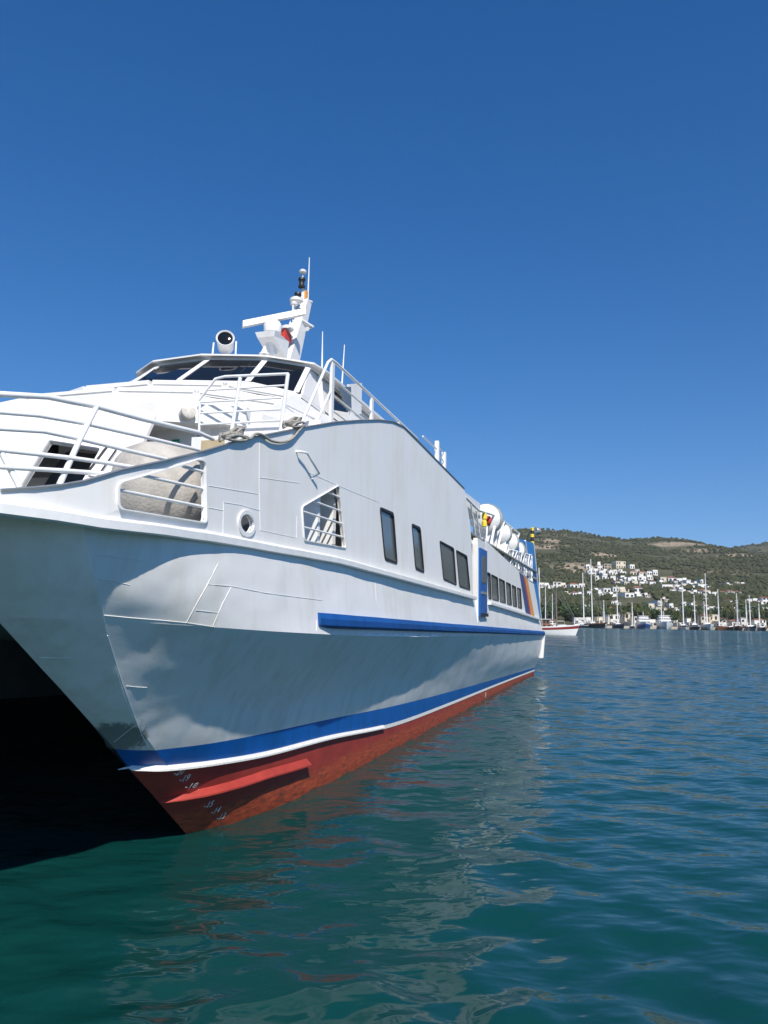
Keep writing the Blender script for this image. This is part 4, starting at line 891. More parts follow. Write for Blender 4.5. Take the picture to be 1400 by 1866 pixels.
# ================================================================== FAR SHORE
def az_ratio(u): d = ray(u, 1136); return float(d[0] / d[1])
QY = 405.0
def sky_tab(px, Y): return [az_ratio(u) * Y for u, v in px], [world_depth(u, v, Y)[2] for u, v in px]
H1 = sky_tab([(300, 1010), (600, 992), (820, 976), (980, 968), (1010, 970), (1060, 975), (1100, 982), (1140, 987), (1175, 986), (1205, 982), (1235, 983), (1265, 990), (1300, 1002), (1340, 1014), (1400, 1028), (1520, 1050), (1800, 1090)], 1250.0)
H2 = sky_tab([(300, 1080), (1000, 1060), (1200, 1030), (1280, 1011), (1310, 1001), (1340, 997), (1370, 993), (1400, 989), (1500, 983), (1650, 990), (1900, 1010)], 1750.0)
def fbm(x, y, sc, seed=0.0):
    return mnoise.fractal(Vector((x / sc + seed, y / sc - seed, seed * 0.37)), 0.9, 2.1, 4)
def ground(x, y):
    if y < 438: return 1.3
    t = (y - 438) / (1250 - 438.0)
    r1 = np.interp(x, *H1); a = r1 * (t ** 1.18 if t <= 1 else max(0.0, 1 - (t - 1) * 1.6))
    t2 = (y - 900) / 850.0
    r2 = np.interp(x, *H2); b = -5 if t2 <= 0 else r2 * (min(t2, 1) ** 0.8 if t2 <= 1 else max(0.0, 1 - (t2 - 1) * 1.2))
    k = min(1.0, (y - 438) / 200.0)
    return 1.3 + max(a, b) + k * 5.0 * fbm(x, y, 140, 3.1) + k * 1.2 * fbm(x, y, 35, 8.2)
def march(u, v):
    d = ray(u, v); py = 440.0
    while py < 1900:
        k = py / d[1]; x = k * d[0]; z = H + k * d[2]
        if z <= ground(x, py): break
        py += 3.0
    k = py / d[1]; return (float(k * d[0]), float(py), float(ground(k * d[0], py)))
ROCKS = [(*march(1000, 998)[:2], 32), (*march(1018, 988)[:2], 30), (*march(1212, 993)[:2], 26), (*march(1245, 991)[:2], 34), (*march(1278, 1003)[:2], 24), (*march(1050, 1034)[:2], 30), (*march(1068, 1042)[:2], 22), (*march(1372, 1078)[:2], 22), (*march(1345, 1012)[:2], 25), (*march(1105, 1012)[:2], 25)]
tx = np.linspace(-700, 1500, 170); ty = np.concatenate([np.linspace(420, 700, 50), np.linspace(700, 2600, 120)[1:]])
terr = MB().grid([[(x, y, ground(x, y)) for x in tx] for y in ty]).obj('hillside', None, None, 60, recalc=False); tag(terr, kind='structure')
m, t, b = newmat('scrub_hillside'); L = t.links; b.inputs['Roughness'].default_value = 0.95; b.inputs['Specular IOR Level'].default_value = 0.1
tc = t.nodes.new('ShaderNodeTexCoord')
n1 = N(t, 'ShaderNodeTexNoise', Scale=0.012, Detail=9.0, Roughness=0.66); L.new(tc.outputs['Object'], n1.inputs['Vector'])
n2 = N(t, 'ShaderNodeTexNoise', Scale=0.15, Detail=6.0, Roughness=0.7); L.new(tc.outputs['Object'], n2.inputs['Vector'])
ad = N(t, 'ShaderNodeMath', operation='MULTIPLY_ADD'); L.new(n2.outputs['Fac'], ad.inputs[0]); ad.inputs[1].default_value = 0.45; L.new(n1.outputs['Fac'], ad.inputs[2])
rp = ramp(t, ad.outputs[0], [(0.55, (0.05, 0.058, 0.030)), (0.78, (0.085, 0.085, 0.05)), (0.90, (0.17, 0.14, 0.09)), (1.0, (0.33, 0.27, 0.20))])
last = rp.outputs[0]
rock = ramp(t, n2.outputs['Fac'], [(0.36, (0.09, 0.085, 0.05)), (0.5, (0.30, 0.235, 0.17)), (0.66, (0.46, 0.38, 0.29))])
for (cx_, cy_, rr_) in ROCKS:
    dd = N(t, 'ShaderNodeVectorMath', operation='DISTANCE'); L.new(tc.outputs['Object'], dd.inputs[0]); dd.inputs[1].default_value = (cx_, cy_, ground(cx_, cy_))
    ma = N(t, 'ShaderNodeMath', operation='MULTIPLY_ADD'); L.new(n2.outputs['Fac'], ma.inputs[0]); ma.inputs[1].default_value = rr_ * 1.1; L.new(dd.outputs['Value'], ma.inputs[2])
    mr_ = N(t, 'ShaderNodeMapRange'); mr_.inputs['From Min'].default_value = rr_ * 1.05; mr_.inputs['From Max'].default_value = rr_ * 1.7; mr_.inputs['To Min'].default_value = 1.0; mr_.inputs['To Max'].default_value = 0.0; L.new(ma.outputs[0], mr_.inputs['Value'])
    mx = N(t, 'ShaderNodeMix', data_type='RGBA'); L.new(mr_.outputs[0], mx.inputs['Factor']); L.new(last, mx.inputs['A']); L.new(rock.outputs[0], mx.inputs['B']); last = mx.outputs['Result']
L.new(last, b.inputs['Base Color']); terr.data.materials.append(m)
stone = simple('quay_stone', (0.42, 0.38, 0.32), 0.9, var=0.3, scale=0.4)
quay = MB().box((-500, QY, -3), (900, 445, 1.25)).obj('quay', stone); tag(quay, kind='structure')
ORD = ['first', 'second', 'third', 'fourth', 'fifth', 'sixth', 'seventh', 'eighth', 'ninth', 'tenth', 'eleventh', 'twelfth', 'thirteenth', 'fourteenth', 'fifteenth', 'sixteenth', 'seventeenth', 'eighteenth', 'nineteenth', 'twentieth', 'twenty-first', 'twenty-second', 'twenty-third', 'twenty-fourth']
# ---- houses
wall_w = simple('white_house_render', (0.78, 0.765, 0.73), 0.85, var=0.06, scale=0.3)
wall_c = simple('cream_house_render', (0.66, 0.58, 0.45), 0.85, var=0.08, scale=0.3)
wall_b = simple('bare_concrete_render', (0.42, 0.34, 0.25), 0.9, var=0.15, scale=0.5)
roof_r = simple('red_roof_tiles', (0.36, 0.13, 0.07), 0.9, var=0.2, scale=0.8)
roof_g = simple('pale_flat_roof', (0.6, 0.57, 0.52), 0.9)
wglass = simple('dark_house_window', (0.03, 0.036, 0.042), 0.2)
win_me = MB().box((-0.5, -0.06, 0), (0.5, 0.06, 1)).mesh('window', wglass)
unit_box = {}
def wall_mesh(kind, mat):
    key = (kind, mat.name)
    if key not in unit_box:
        mb = MB()
        if kind == 0: mb.box((-.5, 0, -.25), (.5, 1, 1))
        elif kind == 1: mb.box((-.5, 0, -.25), (.5, 1, .52)); mb.box((-.5, .35, .52), (.12, 1, 1))
        elif kind == 2: mb.box((-.5, 0, -.25), (.2, 1, 1)); mb.box((.2, .25, -.25), (.5, 1, .6))
        else: mb.box((-.5, .2, -.25), (.5, 1, 1)); mb.box((-.2, 0, -.25), (.35, .2, .55))
        unit_box[key] = mb.mesh('house_walls', mat)
    return unit_box[key]
par_me = MB().box((-.52, -.02, 0), (.52, 1.02, .06)).mesh('roof_slab', roof_g)
hip_me = MB().add([(-.56, -.06, 0), (.56, -.06, 0), (.56, 1.06, 0), (-.56, 1.06, 0), (-.2, .5, .32), (.2, .5, .32)], [(0, 1, 5, 4), (1, 2, 5), (2, 3, 4, 5), (3, 0, 4), (3, 2, 1, 0)]).mesh('hip_roof', roof_r)
def child(me, name, parent, loc, sc):
    o = bpy.data.objects.new(name, me); COL.objects.link(o); o.parent = parent; o.location = loc; o.scale = sc; return o
def house(pos, w, h, d, rz, kind, mat, hip, label, cat, group):
    o = empty('house', pos, rz, label, cat, group)
    child(wall_mesh(kind, mat), 'wall', o, (0, 0, 0), (w, d, h))
    if hip: child(hip_me, 'roof', o, (0, 0, h), (w, d, w * 0.5 if w < 9 else 4.5))
    elif kind == 0: child(par_me, 'roof', o, (0, 0, h - .02), (w, d, 6))
    elif kind == 1: child(par_me, 'roof', o, (-.19 * w, .35 * d, h - .02), (w * .62, d * .65, 6)); child(par_me, 'terrace_slab', o, (0, 0, .52 * h - .02), (w, d * .36, 5))
    elif kind == 2: child(par_me, 'roof', o, (-.15 * w, 0, h - .02), (w * .7, d, 6))
    else: child(par_me, 'roof', o, (0, .2 * d, h - .02), (w, d * .8, 6))
    st = max(1, round(h / 3.1)); n = max(2, int(w / 2.6)); sh = h / st
    for f in range(st):
        for k in range(n):
            fx = (k + .5) / n - .5; fy = 0.0; ok = True
            if kind == 1 and (f + .5) / st > .52: fy = .35; ok = fx < .08
            if kind == 2 and fx > .2: fy = .25; ok = (f + .5) / st < .58
            if kind == 3: fy = 0 if (-.2 < fx < .35 and (f + .6) / st < .55) else .2
            if not ok or random.random() < .12: continue
            child(win_me, 'window', o, (fx * w, fy * d, f * sh + sh * (.25 if f else .12)), (w / n * random.uniform(.42, .66), 1, sh * random.uniform(.45, .62)))
    return o
ROWS = [('the hilltop building plot', 1037, [(1075, 12, 8), (1094, 9, 15), (1108, 14, 9), (1132, 20, 13), (1153, 10, 8)], 'top'),
        ('the topmost white hillside row', 1048, [(1080, 15, 9), (1100, 13, 8), (1117, 12, 8), (1136, 13, 9), (1155, 12, 8), (1172, 14, 7), (1184, 10, 7), (1195, 9, 6)], 'v'),
        ('the second hillside row down', 1058, [(1090, 10, 8), (1104, 12, 9), (1120, 14, 9), (1140, 13, 8), (1156, 12, 8), (1171, 15, 8), (1186, 10, 9)], 'v'),
        ('the third hillside row down', 1067, [(1126, 10, 7), (1143, 11, 7), (1158, 13, 9), (1172, 10, 8), (1190, 11, 8)], 'v'),
        ('the long terrace above the red boat', 1072, [(988, 9, 9), (1001, 14, 10), (1016, 16, 11), (1032, 14, 9), (1047, 16, 9), (1061, 12, 8)], 'l'),
        ('the terrace behind slender masts at left', 1087, [(1038, 12, 8), (1050, 12, 7), (1062, 12, 8), (1075, 9, 6)], 'l'),
        ('the wide villas halfway up the slope', 1079, [(1092, 13, 7), (1107, 15, 8), (1123, 12, 6), (1139, 17, 9), (1163, 18, 9)], 'l'),
        ('the villas just above the waterfront trees', 1088, [(1099, 13, 6), (1119, 13, 7), (1148, 20, 7), (1168, 16, 8), (1181, 9, 6)], 'l'),
        ('the upper right hand village row', 1061, [(1212, 16, 8), (1226, 16, 8), (1240, 11, 7), (1254, 12, 8)], 'v'),
        ('the middle right hand village row', 1073, [(1218, 20, 9), (1236, 13, 8), (1252, 12, 9), (1266, 14, 10), (1280, 16, 10), (1291, 13, 8)], 'v'),
        ('the lower right hand village row', 1084, [(1228, 12, 7), (1242, 13, 8), (1257, 12, 8), (1274, 12, 8), (1289, 14, 9)], 'v'),
        ('the row on the dark green slope', 1068, [(1332, 8, 5), (1344, 9, 5), (1358, 9, 5)], 'v'),
        ('the houses below the bare rock', 1086, [(1306, 12, 7), (1319, 13, 8), (1333, 13, 9), (1347, 12, 6)], 'v'),
        ('the group at the right edge', 1100, [(1368, 10, 7), (1384, 14, 10), (1397, 13, 12)], 'v'),
        ('the second line behind the quay palms', 1119, [(1058, 14, 9), (1078, 12, 10), (1098, 14, 9), (1117, 13, 8), (1160, 12, 10), (1186, 14, 11), (1203, 14, 12), (1218, 13, 10), (1238, 12, 10), (1258, 13, 9), (1296, 12, 11), (1316, 13, 9), (1338, 14, 12), (1376, 13, 11), (1396, 12, 12)], 'v'),
        ('the waterfront line on the quay', 1140, [(1056, 22, 13), (1078, 15, 14), (1100, 18, 15), (1122, 24, 20), (1144, 18, 24), (1160, 14, 17), (1198, 20, 12), (1222, 16, 14), (1246, 17, 13), (1268, 13, 15), (1284, 18, 22), (1305, 21, 23), (1323, 15, 16), (1341, 15, 13), (1360, 15, 18), (1382, 16, 14), (1400, 14, 16)], 'q')]
random.seed(31)
for k_, (zn, u0, u1, v0, v1, n_) in enumerate([('the scattered upper village', 1078, 1196, 1042, 1064, 16), ('the scattered right hand village', 1208, 1296, 1062, 1096, 14), ('the gardens above the quay', 1060, 1400, 1100, 1126, 22)]):
    for i_ in range(n_): ROWS.append((zn, random.uniform(v0, v1), [(u0 + (u1 - u0) * (i_ + random.uniform(.1, .9)) / n_, random.uniform(7, 12), random.uniform(6, 9))], 'f%d' % i_))
hspots = []
for rname, v, lst, kd in ROWS:
    for i, (u, w, h) in enumerate(lst):
        if kd == 'q': p = world_depth(u, v, 428.0); pos = (p[0], 428.0 + random.uniform(-3, 6), 1.25)
        else: pos = march(u, v + random.uniform(-1.2, 1.2))
        sc = pos[1] / F; W_, H_ = w * sc * .92, max(3.2, h * sc * .95); kind = random.choice([0, 1, 1, 2, 3]) if kd != 'l' else random.choice([0, 1, 1])
        mat = wall_w if random.random() < .78 else wall_c; hip = random.random() < .12 and kd != 'top'; kind = 0 if hip else kind
        desc = 'red-roofed' if hip else {0: 'plain boxy', 1: 'stepped terrace', 2: 'two-part', 3: 'bay-fronted'}[kind]
        if kd == 'top' and i in (2, 3): mat = wall_b if i == 2 else wall_c; kind = 0; desc = 'bare concrete' if i == 2 else 'cream multi-storey'
        if kd == 'q' and i in (12,): hip = True; kind = 0; mat = wall_w; desc = 'red-roofed'
        colour = '' if 'concrete' in desc or 'cream' in desc else ('white ' if mat is wall_w else 'cream ')
        if kd[0] == 'f': i = int(kd[1:])
        lab = f"{colour}{desc} house, {ORD[i]} from left in {rname}"
        house(pos, W_, H_, random.uniform(8, 12), random.uniform(-.25, .25), kind, mat, hip, lab, 'house', 'houses in ' + rname)
        hspots.append((pos[0], pos[1], W_))
# ---- scrub woodland (one mass)
def ico():
    t_ = (1 + 5 ** .5) / 2
    v = np.array([(-1, t_, 0), (1, t_, 0), (-1, -t_, 0), (1, -t_, 0), (0, -1, t_), (0, 1, t_), (0, -1, -t_), (0, 1, -t_), (t_, 0, -1), (t_, 0, 1), (-t_, 0, -1), (-t_, 0, 1)], float)
    f = np.array([(0, 11, 5), (0, 5, 1), (0, 1, 7), (0, 7, 10), (0, 10, 11), (1, 5, 9), (5, 11, 4), (11, 10, 2), (10, 7, 6), (7, 1, 8), (3, 9, 4), (3, 4, 2), (3, 2, 6), (3, 6, 8), (3, 8, 9), (4, 9, 5), (2, 4, 11), (6, 2, 10), (8, 6, 7), (9, 8, 1)])
    return v / np.linalg.norm(v[0]), f
iv, jf = ico(); VV = []; FF = []; cnt = 0
g = np.random.default_rng(21); tries = 0
while cnt < 24000 and tries < 90000:
    tries += 1
    yy = 450 + (1750 - 450) * g.random() ** 0.85; xx = yy * g.uniform(0.10, 0.66) if g.random() < .88 else g.uniform(-500, 900)
    dn = fbm(xx, yy, 90, 5.5) + .5 * fbm(xx, yy, 28, 1.5)
    low = yy < 640
    if dn < (-.35 if low else -.30 + .55 * g.random() - (.25 if yy < 900 else 0)): continue
    if any((xx - rx) ** 2 + (yy - ry_) ** 2 < (rr_ * 1.2) ** 2 for rx, ry_, rr_ in ROCKS) and g.random() < .72: continue
    if any(abs(xx - hx) < hw * .5 + .8 and -7 < yy - hy < 12 for hx, hy, hw in hspots): continue
    z0 = ground(xx, yy); r = g.uniform(1.0, 2.4) * (1.25 if low else 1.0)
    sc = np.array([r * g.uniform(.8, 1.3), r * g.uniform(.8, 1.3), r * g.uniform(.7, 1.25)])
    vv = iv * (1 + g.uniform(-.3, .3, (12, 1))) * sc + np.array([xx, yy, z0 + sc[2] * .55])
    VV.append(vv); FF.append(jf + 12 * cnt); cnt += 1
VV = np.vstack(VV); FF = np.vstack(FF); me = bpy.data.meshes.new('hillside_woodland')
me.from_pydata(VV.tolist(), [], FF.tolist()); me.update()
wood = bpy.data.objects.new('hillside_woodland', me); COL.objects.link(wood); tag(wood, 'dark green scrub and pine wood covering the far hillside', 'woodland', kind='stuff')
m, t, b = newmat('scrub_foliage'); L = t.links; b.inputs['Roughness'].default_value = 0.9; b.inputs['Specular IOR Level'].default_value = 0.1
tc = t.nodes.new('ShaderNodeTexCoord'); n1 = N(t, 'ShaderNodeTexNoise', Scale=0.11, Detail=5.0, Roughness=0.75); L.new(tc.outputs['Object'], n1.inputs['Vector'])
rp = ramp(t, n1.outputs['Fac'], [(0.32, (0.028, 0.038, 0.016)), (0.55, (0.06, 0.066, 0.032)), (0.75, (0.105, 0.100, 0.055))]); L.new(rp.outputs[0], b.inputs['Base Color']); me.materials.append(m)
# ---- waterfront trees: broad crowns of leaf clumps, and palms
leaf_d = simple('broad_leaf', (0.045, 0.075, 0.022), 0.8, var=0.4, scale=0.9, spec=0.2); leaf_p = simple('palm_leaf', (0.085, 0.095, 0.03), 0.8, var=0.4, scale=0.6, spec=0.2)
bark = simple('bark', (0.14, 0.10, 0.07), 0.95, var=0.3)
def crown_mesh(seed):
    g = np.random.default_rng(seed); v = []; f = []
    lobes = [(g.normal(0, .24), g.normal(0, .24), .62 + g.normal(0, .12), g.uniform(.2, .33)) for _ in range(11)]
    for k in range(520):
        lx, ly, lz, lr = lobes[g.integers(11)]; d = g.normal(size=3); d /= np.linalg.norm(d); c = np.array([lx, ly, lz]) + d * lr * g.uniform(.7, 1.05)
        a = g.normal(size=3); a /= np.linalg.norm(a); q = np.cross(a, d); q /= np.linalg.norm(q) + 1e-6; s_ = g.uniform(.03, .07); o = len(v)
        v += [tuple(c + a * s_), tuple(c + q * s_), tuple(c - a * s_), tuple(c - q * s_)]; f.append((o, o + 1, o + 2, o + 3))
    mb = MB(); mb.v = v; mb.f = f; return mb.mesh('crown', leaf_d, recalc=False)
crowns = [crown_mesh(k) for k in range(5)]
trunk_mb = MB().tube([(0, 0, -.05), (.01, 0, .2), (-.01, .01, .42)], .035, 7, .022)
for a in range(4): trunk_mb.tube([(-.01, .01, .38), (.16 * math.cos(a * 1.6), .16 * math.sin(a * 1.6), .62)], .016, 5, .008)
trunk_me = trunk_mb.mesh('trunk', bark)
def palm_meshes(seed):
    g = np.random.default_rng(seed); v = []; f = []
    for k in range(30):
        az = k * 2.4 + g.uniform(-.2, .2); up = g.uniform(-.5, 1.1); L_ = g.uniform(.26, .34); pts = []
        for i in range(7):
            t_ = i / 6; r_ = L_ * t_ * math.cos(up * (1 - .3 * t_)); z_ = .93 + L_ * (math.sin(up) * t_ - .75 * t_ * t_); pts.append((r_ * math.cos(az), r_ * math.sin(az), z_))
        for i in range(6):
            p, q = np.array(pts[i]), np.array(pts[i + 1]); sd = np.array([-math.sin(az), math.cos(az), 0])
            for sgn in (-1, 1):
                w = .045 * math.sin(math.pi * (i + .8) / 7); o = len(v); dr = np.array([0, 0, -.03])
                v += [tuple(p), tuple(q), tuple(q + sd * sgn * w + dr), tuple(p * .35 + q * .65 + sd * sgn * w * 1.1 + dr)]; f.append((o, o + 1, o + 2, o + 3))
    mb = MB(); mb.v = v; mb.f = f
    tr = MB().tube([(0, 0, -.04), (.012, 0, .3), (.0, .008, .62), (0, 0, .94)], .026, 8, .017); tr.lathe((0, 0, .86), (0, 0, 1), [(0, .02), (.04, .04), (.09, .02)], 8)
    return mb.mesh('fronds', leaf_p, recalc=False), tr.mesh('trunk', bark)
palms = [palm_meshes(k) for k in range(3)]
PU = [(1091, 40), (1112, 34), (1126, 46), (1137, 34), (1150, 48), (1163, 50), (1180, 36), (1222, 42), (1236, 34), (1262, 40), (1276, 36), (1292, 38), (1326, 50), (1342, 40), (1366, 38), (1386, 42)]
for i, (u, hp_) in enumerate(PU):
    Y = 414.0 + random.uniform(-2, 5); p = world_depth(u, 1140, Y); hgt = hp_ * .82 * Y / F
    o = empty('palm_tree', (p[0], Y, 1.25), random.uniform(0, 6), f'palm tree on the far quay, {ORD[i]} palm from the left', 'palm', 'palms along the far quay')
    fm, tm = palms[i % 3]; child(fm, 'crown', o, (0, 0, 0), (hgt * .95, hgt * .95, hgt)); child(tm, 'trunk', o, (0, 0, 0), (hgt, hgt, hgt))
TU = [(984, 26), (999, 30), (1013, 26), (1026, 30), (1040, 27), (1052, 22), (1066, 24), (1084, 26), (1104, 30), (1116, 22), (1131, 27), (1156, 28), (1172, 34), (1187, 24), (1209, 28), (1229, 22), (1250, 27), (1269, 24), (1294, 26), (1316, 28), (1333, 24), (1352, 30), (1371, 32), (1394, 30)]
for i, (u, hp_) in enumerate(TU):
    Y = 446.0 + random.uniform(-8, 22); p = world_depth(u, 1138, Y); hgt = hp_ * 1.12 * Y / F
    o = empty('broadleaf_tree', (p[0], Y, ground(p[0], Y) - .1), random.uniform(0, 6), f'dark green bushy tree behind the quay, {ORD[i]} bushy tree from the left', 'tree', 'bushy trees behind the quay')
    k = hgt * random.uniform(1.0, 1.35); child(crowns[i % 5], 'crown', o, (0, 0, 0), (k, k, hgt)); child(trunk_me, 'trunk', o, (0, 0, 0), (hgt, hgt, hgt))
# ---- boats
wood_m = simple('varnished_wood', (0.24, 0.10, 0.04), 0.45, var=0.25, scale=1.5); boat_white = simple('boat_white_gelcoat', (0.78, 0.78, 0.77), 0.35); boat_navy = simple('boat_navy_hull', (0.02, 0.03, 0.06), 0.4)
boat_black = simple('boat_black_hull', (0.018, 0.017, 0.018), 0.4); boat_brown = simple('boat_brown_hull', (0.14, 0.06, 0.03), 0.5, var=0.2); boat_red = simple('boat_maroon_band', (0.25, 0.03, 0.025), 0.5)
boat_green = simple('boat_green_hull', (0.05, 0.09, 0.085), 0.5); boat_blue = simple('boat_grey_blue_hull', (0.12, 0.17, 0.24), 0.5); canvas = simple('tan_canvas', (0.5, 0.37, 0.21), 0.9, var=0.1); canvas_w = simple('white_canvas', (0.72, 0.70, 0.66), 0.9)
mast_w = simple('white_mast_paint', (0.78, 0.77, 0.74), 0.5); mast_b = simple('brown_mast_wood', (0.22, 0.13, 0.08), 0.6)
def hull_rows(Lh, B, zt, zb, f0=0.0, f1=1.0):
    rows = []
    for i in range(13):
        t_ = i / 12; x = (t_ - .5) * Lh; bw = B / 2 * (1 - max(0, (t_ - .35) / .65) ** 2.4) * (0.72 + .28 * min(1, t_ / .3)); sh = zt * (1 + .35 * max(0, t_ - .4) ** 2 / .36 + .10 * max(0, .3 - t_) / .3)
        r = []
        for j in range(5):
            q = f0 + (f1 - f0) * j / 4; z = zb + (sh - zb) * q; w = bw * (.55 + .45 * min(1, q * 1.25) ** .6); xx = x + (q * .09 * Lh * max(0, t_ - .6) / .4)
            r.append((xx, w, z))
        rows.append(r)
    return rows
def gulet(name, pos, rz, Lh, B, fb, hullm, bandm, masts, label, group, awn=canvas_w, wheel_house=False, sprit=True):
    o = empty(name, pos, rz, label, 'boat', group)
    def side(f0, f1, out=0.0):
        mb = MB()
        for sg_ in (1, -1): mb.grid([[(p[0], (p[1] + out) * sg_, p[2]) for p in r] for r in hull_rows(Lh, B, fb, -.4, f0, f1)])
        a = hull_rows(Lh, B, fb, -.4, f0, f1)[0]; n = len(a)
        mb.add([(p[0], p[1] + out, p[2]) for p in a] + [(p[0], -p[1] - out, p[2]) for p in a], [(i, i + 1, n + i + 1, n + i) for i in range(n - 1)])
        return mb
    side(0, .68).obj('lower_hull', hullm, o, 40); side(.68, .90, .02).obj('hull_band', bandm, o, 40); side(.90, 1.0, .05).obj('gunwale', wood_m if hullm is not boat_white else boat_white, o, 40)
    rw = hull_rows(Lh, B, fb, -.4); MB().grid([[(r[-1][0], r[-1][1], r[-1][2] - .25) for r in rw], [(r[-1][0], -r[-1][1], r[-1][2] - .25) for r in rw]]).obj('deck', wood_m, o)
    c = MB(); c.hexa([(-Lh * .22, -B * .3, fb * .8), (Lh * .14, -B * .28, fb * .8), (Lh * .14, B * .28, fb * .8), (-Lh * .22, B * .3, fb * .8)], [(-Lh * .22, -B * .28, fb + B * .16), (Lh * .11, -B * .24, fb + B * .16), (Lh * .11, B * .24, fb + B * .16), (-Lh * .22, B * .28, fb + B * .16)])
    cab = c.obj('cabin', boat_white if not wheel_house else wood_m, o)
    for sg_ in (1, -1):
        for k in range(4): MB().box((-Lh * .18 + k * Lh * .075, sg_ * B * .292 - .02, fb + .05), (-Lh * .18 + k * Lh * .075 + Lh * .04, sg_ * B * .292 + .02, fb + B * .1)).obj('cabin_window', wglass, cab)
    for k in (-1, 1): MB().box((Lh * .125, k * B * .12 - B * .07, fb + .05), (Lh * .128 + .1, k * B * .12 + B * .07, fb + B * .1)).obj('cabin_window', wglass, cab)
    if wheel_house:
        wh = MB().hexa([(-Lh * .05, -B * .26, fb), (Lh * .1, -B * .24, fb), (Lh * .1, B * .24, fb), (-Lh * .05, B * .26, fb)], [(-Lh * .04, -B * .24, fb + 1.5), (Lh * .075, -B * .2, fb + 1.5), (Lh * .075, B * .2, fb + 1.5), (-Lh * .04, B * .24, fb + 1.5)]).obj('wheelhouse', wood_m, o)
        MB().box((-Lh * .06, -B * .28, fb + 1.5), (Lh * .1, B * .28, fb + 1.6)).obj('wheelhouse_roof', boat_white, wh)
        for sg_ in (1, -1):
            for k in range(2): MB().box((-Lh * .025 + k * Lh * .055, sg_ * B * .25 - .03, fb + .65), (Lh * .01 + k * Lh * .055, sg_ * B * .25 + .03, fb + 1.3)).obj('wheelhouse_window', wglass, wh)
    aw = MB().grid([[(x, y, fb + B * .42 - abs(y) * .12) for x in (-Lh * .46, -Lh * .3, -Lh * .14)] for y in (-B * .42, 0, B * .42)]); aw.v += [(p[0], p[1], p[2] - .06) for p in aw.v]; aw.f += [tuple(i + 9 for i in f) for f in aw.f]
    aw.obj('awning', awn, o)
    for x in (-Lh * .45, -Lh * .15):
        for y in (-B * .36, B * .36): MB().tube([(x, y, fb * .9), (x, y, fb + B * .40)], .05, 5).obj('awning_pole', mast_w, o)
    for (mx, mh, mm, mr) in masts:
        mr *= 1.35
        ms_ = MB().tube([(mx, 0, fb * .7), (mx - .01 * mh, 0, mh)], mr, 8, mr * .55).obj('mast', mm, o, 60)
        for q in (.55, .8): MB().tube([(mx - .01 * mh * q, -B * .17 * (1.3 - q * .6), mh * q), (mx - .01 * mh * q, B * .17 * (1.3 - q * .6), mh * q)], mr * .35, 5).obj('crosstree', mm, ms_)
        for sg_ in (1, -1): MB().tube([(mx - .25, sg_ * B * .42, fb), (mx - .01 * mh, 0, mh * .93)], .035, 4).obj('shroud', metal_grey, ms_)
        MB().tube([(mx, 0, fb + B * .33), (mx - Lh * .22, 0, fb + B * .36)], mr * .9, 6).obj('boom', canvas_w if mm is mast_w else mm, ms_)
        MB().tube([(Lh * .55, 0, fb * 1.4), (mx - .01 * mh, 0, mh * .97)], .035, 4).obj('forestay', metal_grey, ms_)
    if sprit: MB().tube([(Lh * .5, 0, fb * 1.28), (Lh * .68, 0, fb * 1.5)], .13, 6, .08).obj('bowsprit', mast_w if hullm is boat_white else wood_m, o)
    return o
def moored(u, w, top_px, hullm, bandm, label, Y=398.0, ang=0, two=None, awn=canvas_w, mm=None, fbk=.36, Lk=3.1):
    p = world_depth(u, 1146, Y); B = w * Y / F; Lh = B * Lk; ms_ = []
    for (mu, tp) in (top_px or []):
        zt = world_depth(mu, tp, Y + Lh * .5)[2]; ms_.append((Lh * .08 if len(ms_) == 0 else -Lh * .25, zt, mm or mast_w, .24))
    return gulet('moored_gulet', (p[0], Y + Lh * .45, 0), R(-90 + ang) + math.atan2(p[0], p[1]) * -.6, Lh, B, B * fbk, hullm, bandm, ms_, label, 'sailing boats moored stern-to along the far quay', awn)
moored(1064, 13, [], boat_black, boat_white, 'dark hulled boat without mast just right of the red gulet', ang=30)
moored(1084, 20, [(1076, 1019), (1082, 1043)], boat_black, boat_black, 'black two-masted gulet with the tallest pale masts left of the palms', ang=42)
moored(1132, 18, [(1131, 1067)], boat_navy, boat_blue, 'dark blue single-masted sailing boat in front of the cream waterfront building', ang=18)
moored(1255, 17, [(1254, 1061)], boat_white, boat_brown, 'tan and white single-masted gulet right of the two motor yachts')
moored(1278, 20, [(1277, 1085)], boat_navy, boat_white, 'navy gulet with white band and short mast')
moored(1303, 25, [(1301, 1046)], boat_white, boat_white, 'large white gulet with the tallest mast on the right', fbk=.34)
moored(1327, 17, [], boat_brown, boat_brown, 'dark brown mastless boat beside the large white gulet', ang=-25)
moored(1341, 14, [], boat_green, boat_green, 'dark green boat without mast between brown boat and twin masts')
moored(1357, 18, [(1354, 1086), (1357, 1081)], boat_black, boat_brown, 'black and brown gulet with twin slim masts near the right edge', ang=-8)
moored(1379, 18, [(1378, 1085)], boat_blue, boat_navy, 'grey blue single-masted sailing boat second from the right edge', ang=8)
moored(1400, 15, [], boat_navy, boat_brown, 'dark boat cut off by the right edge of the picture')
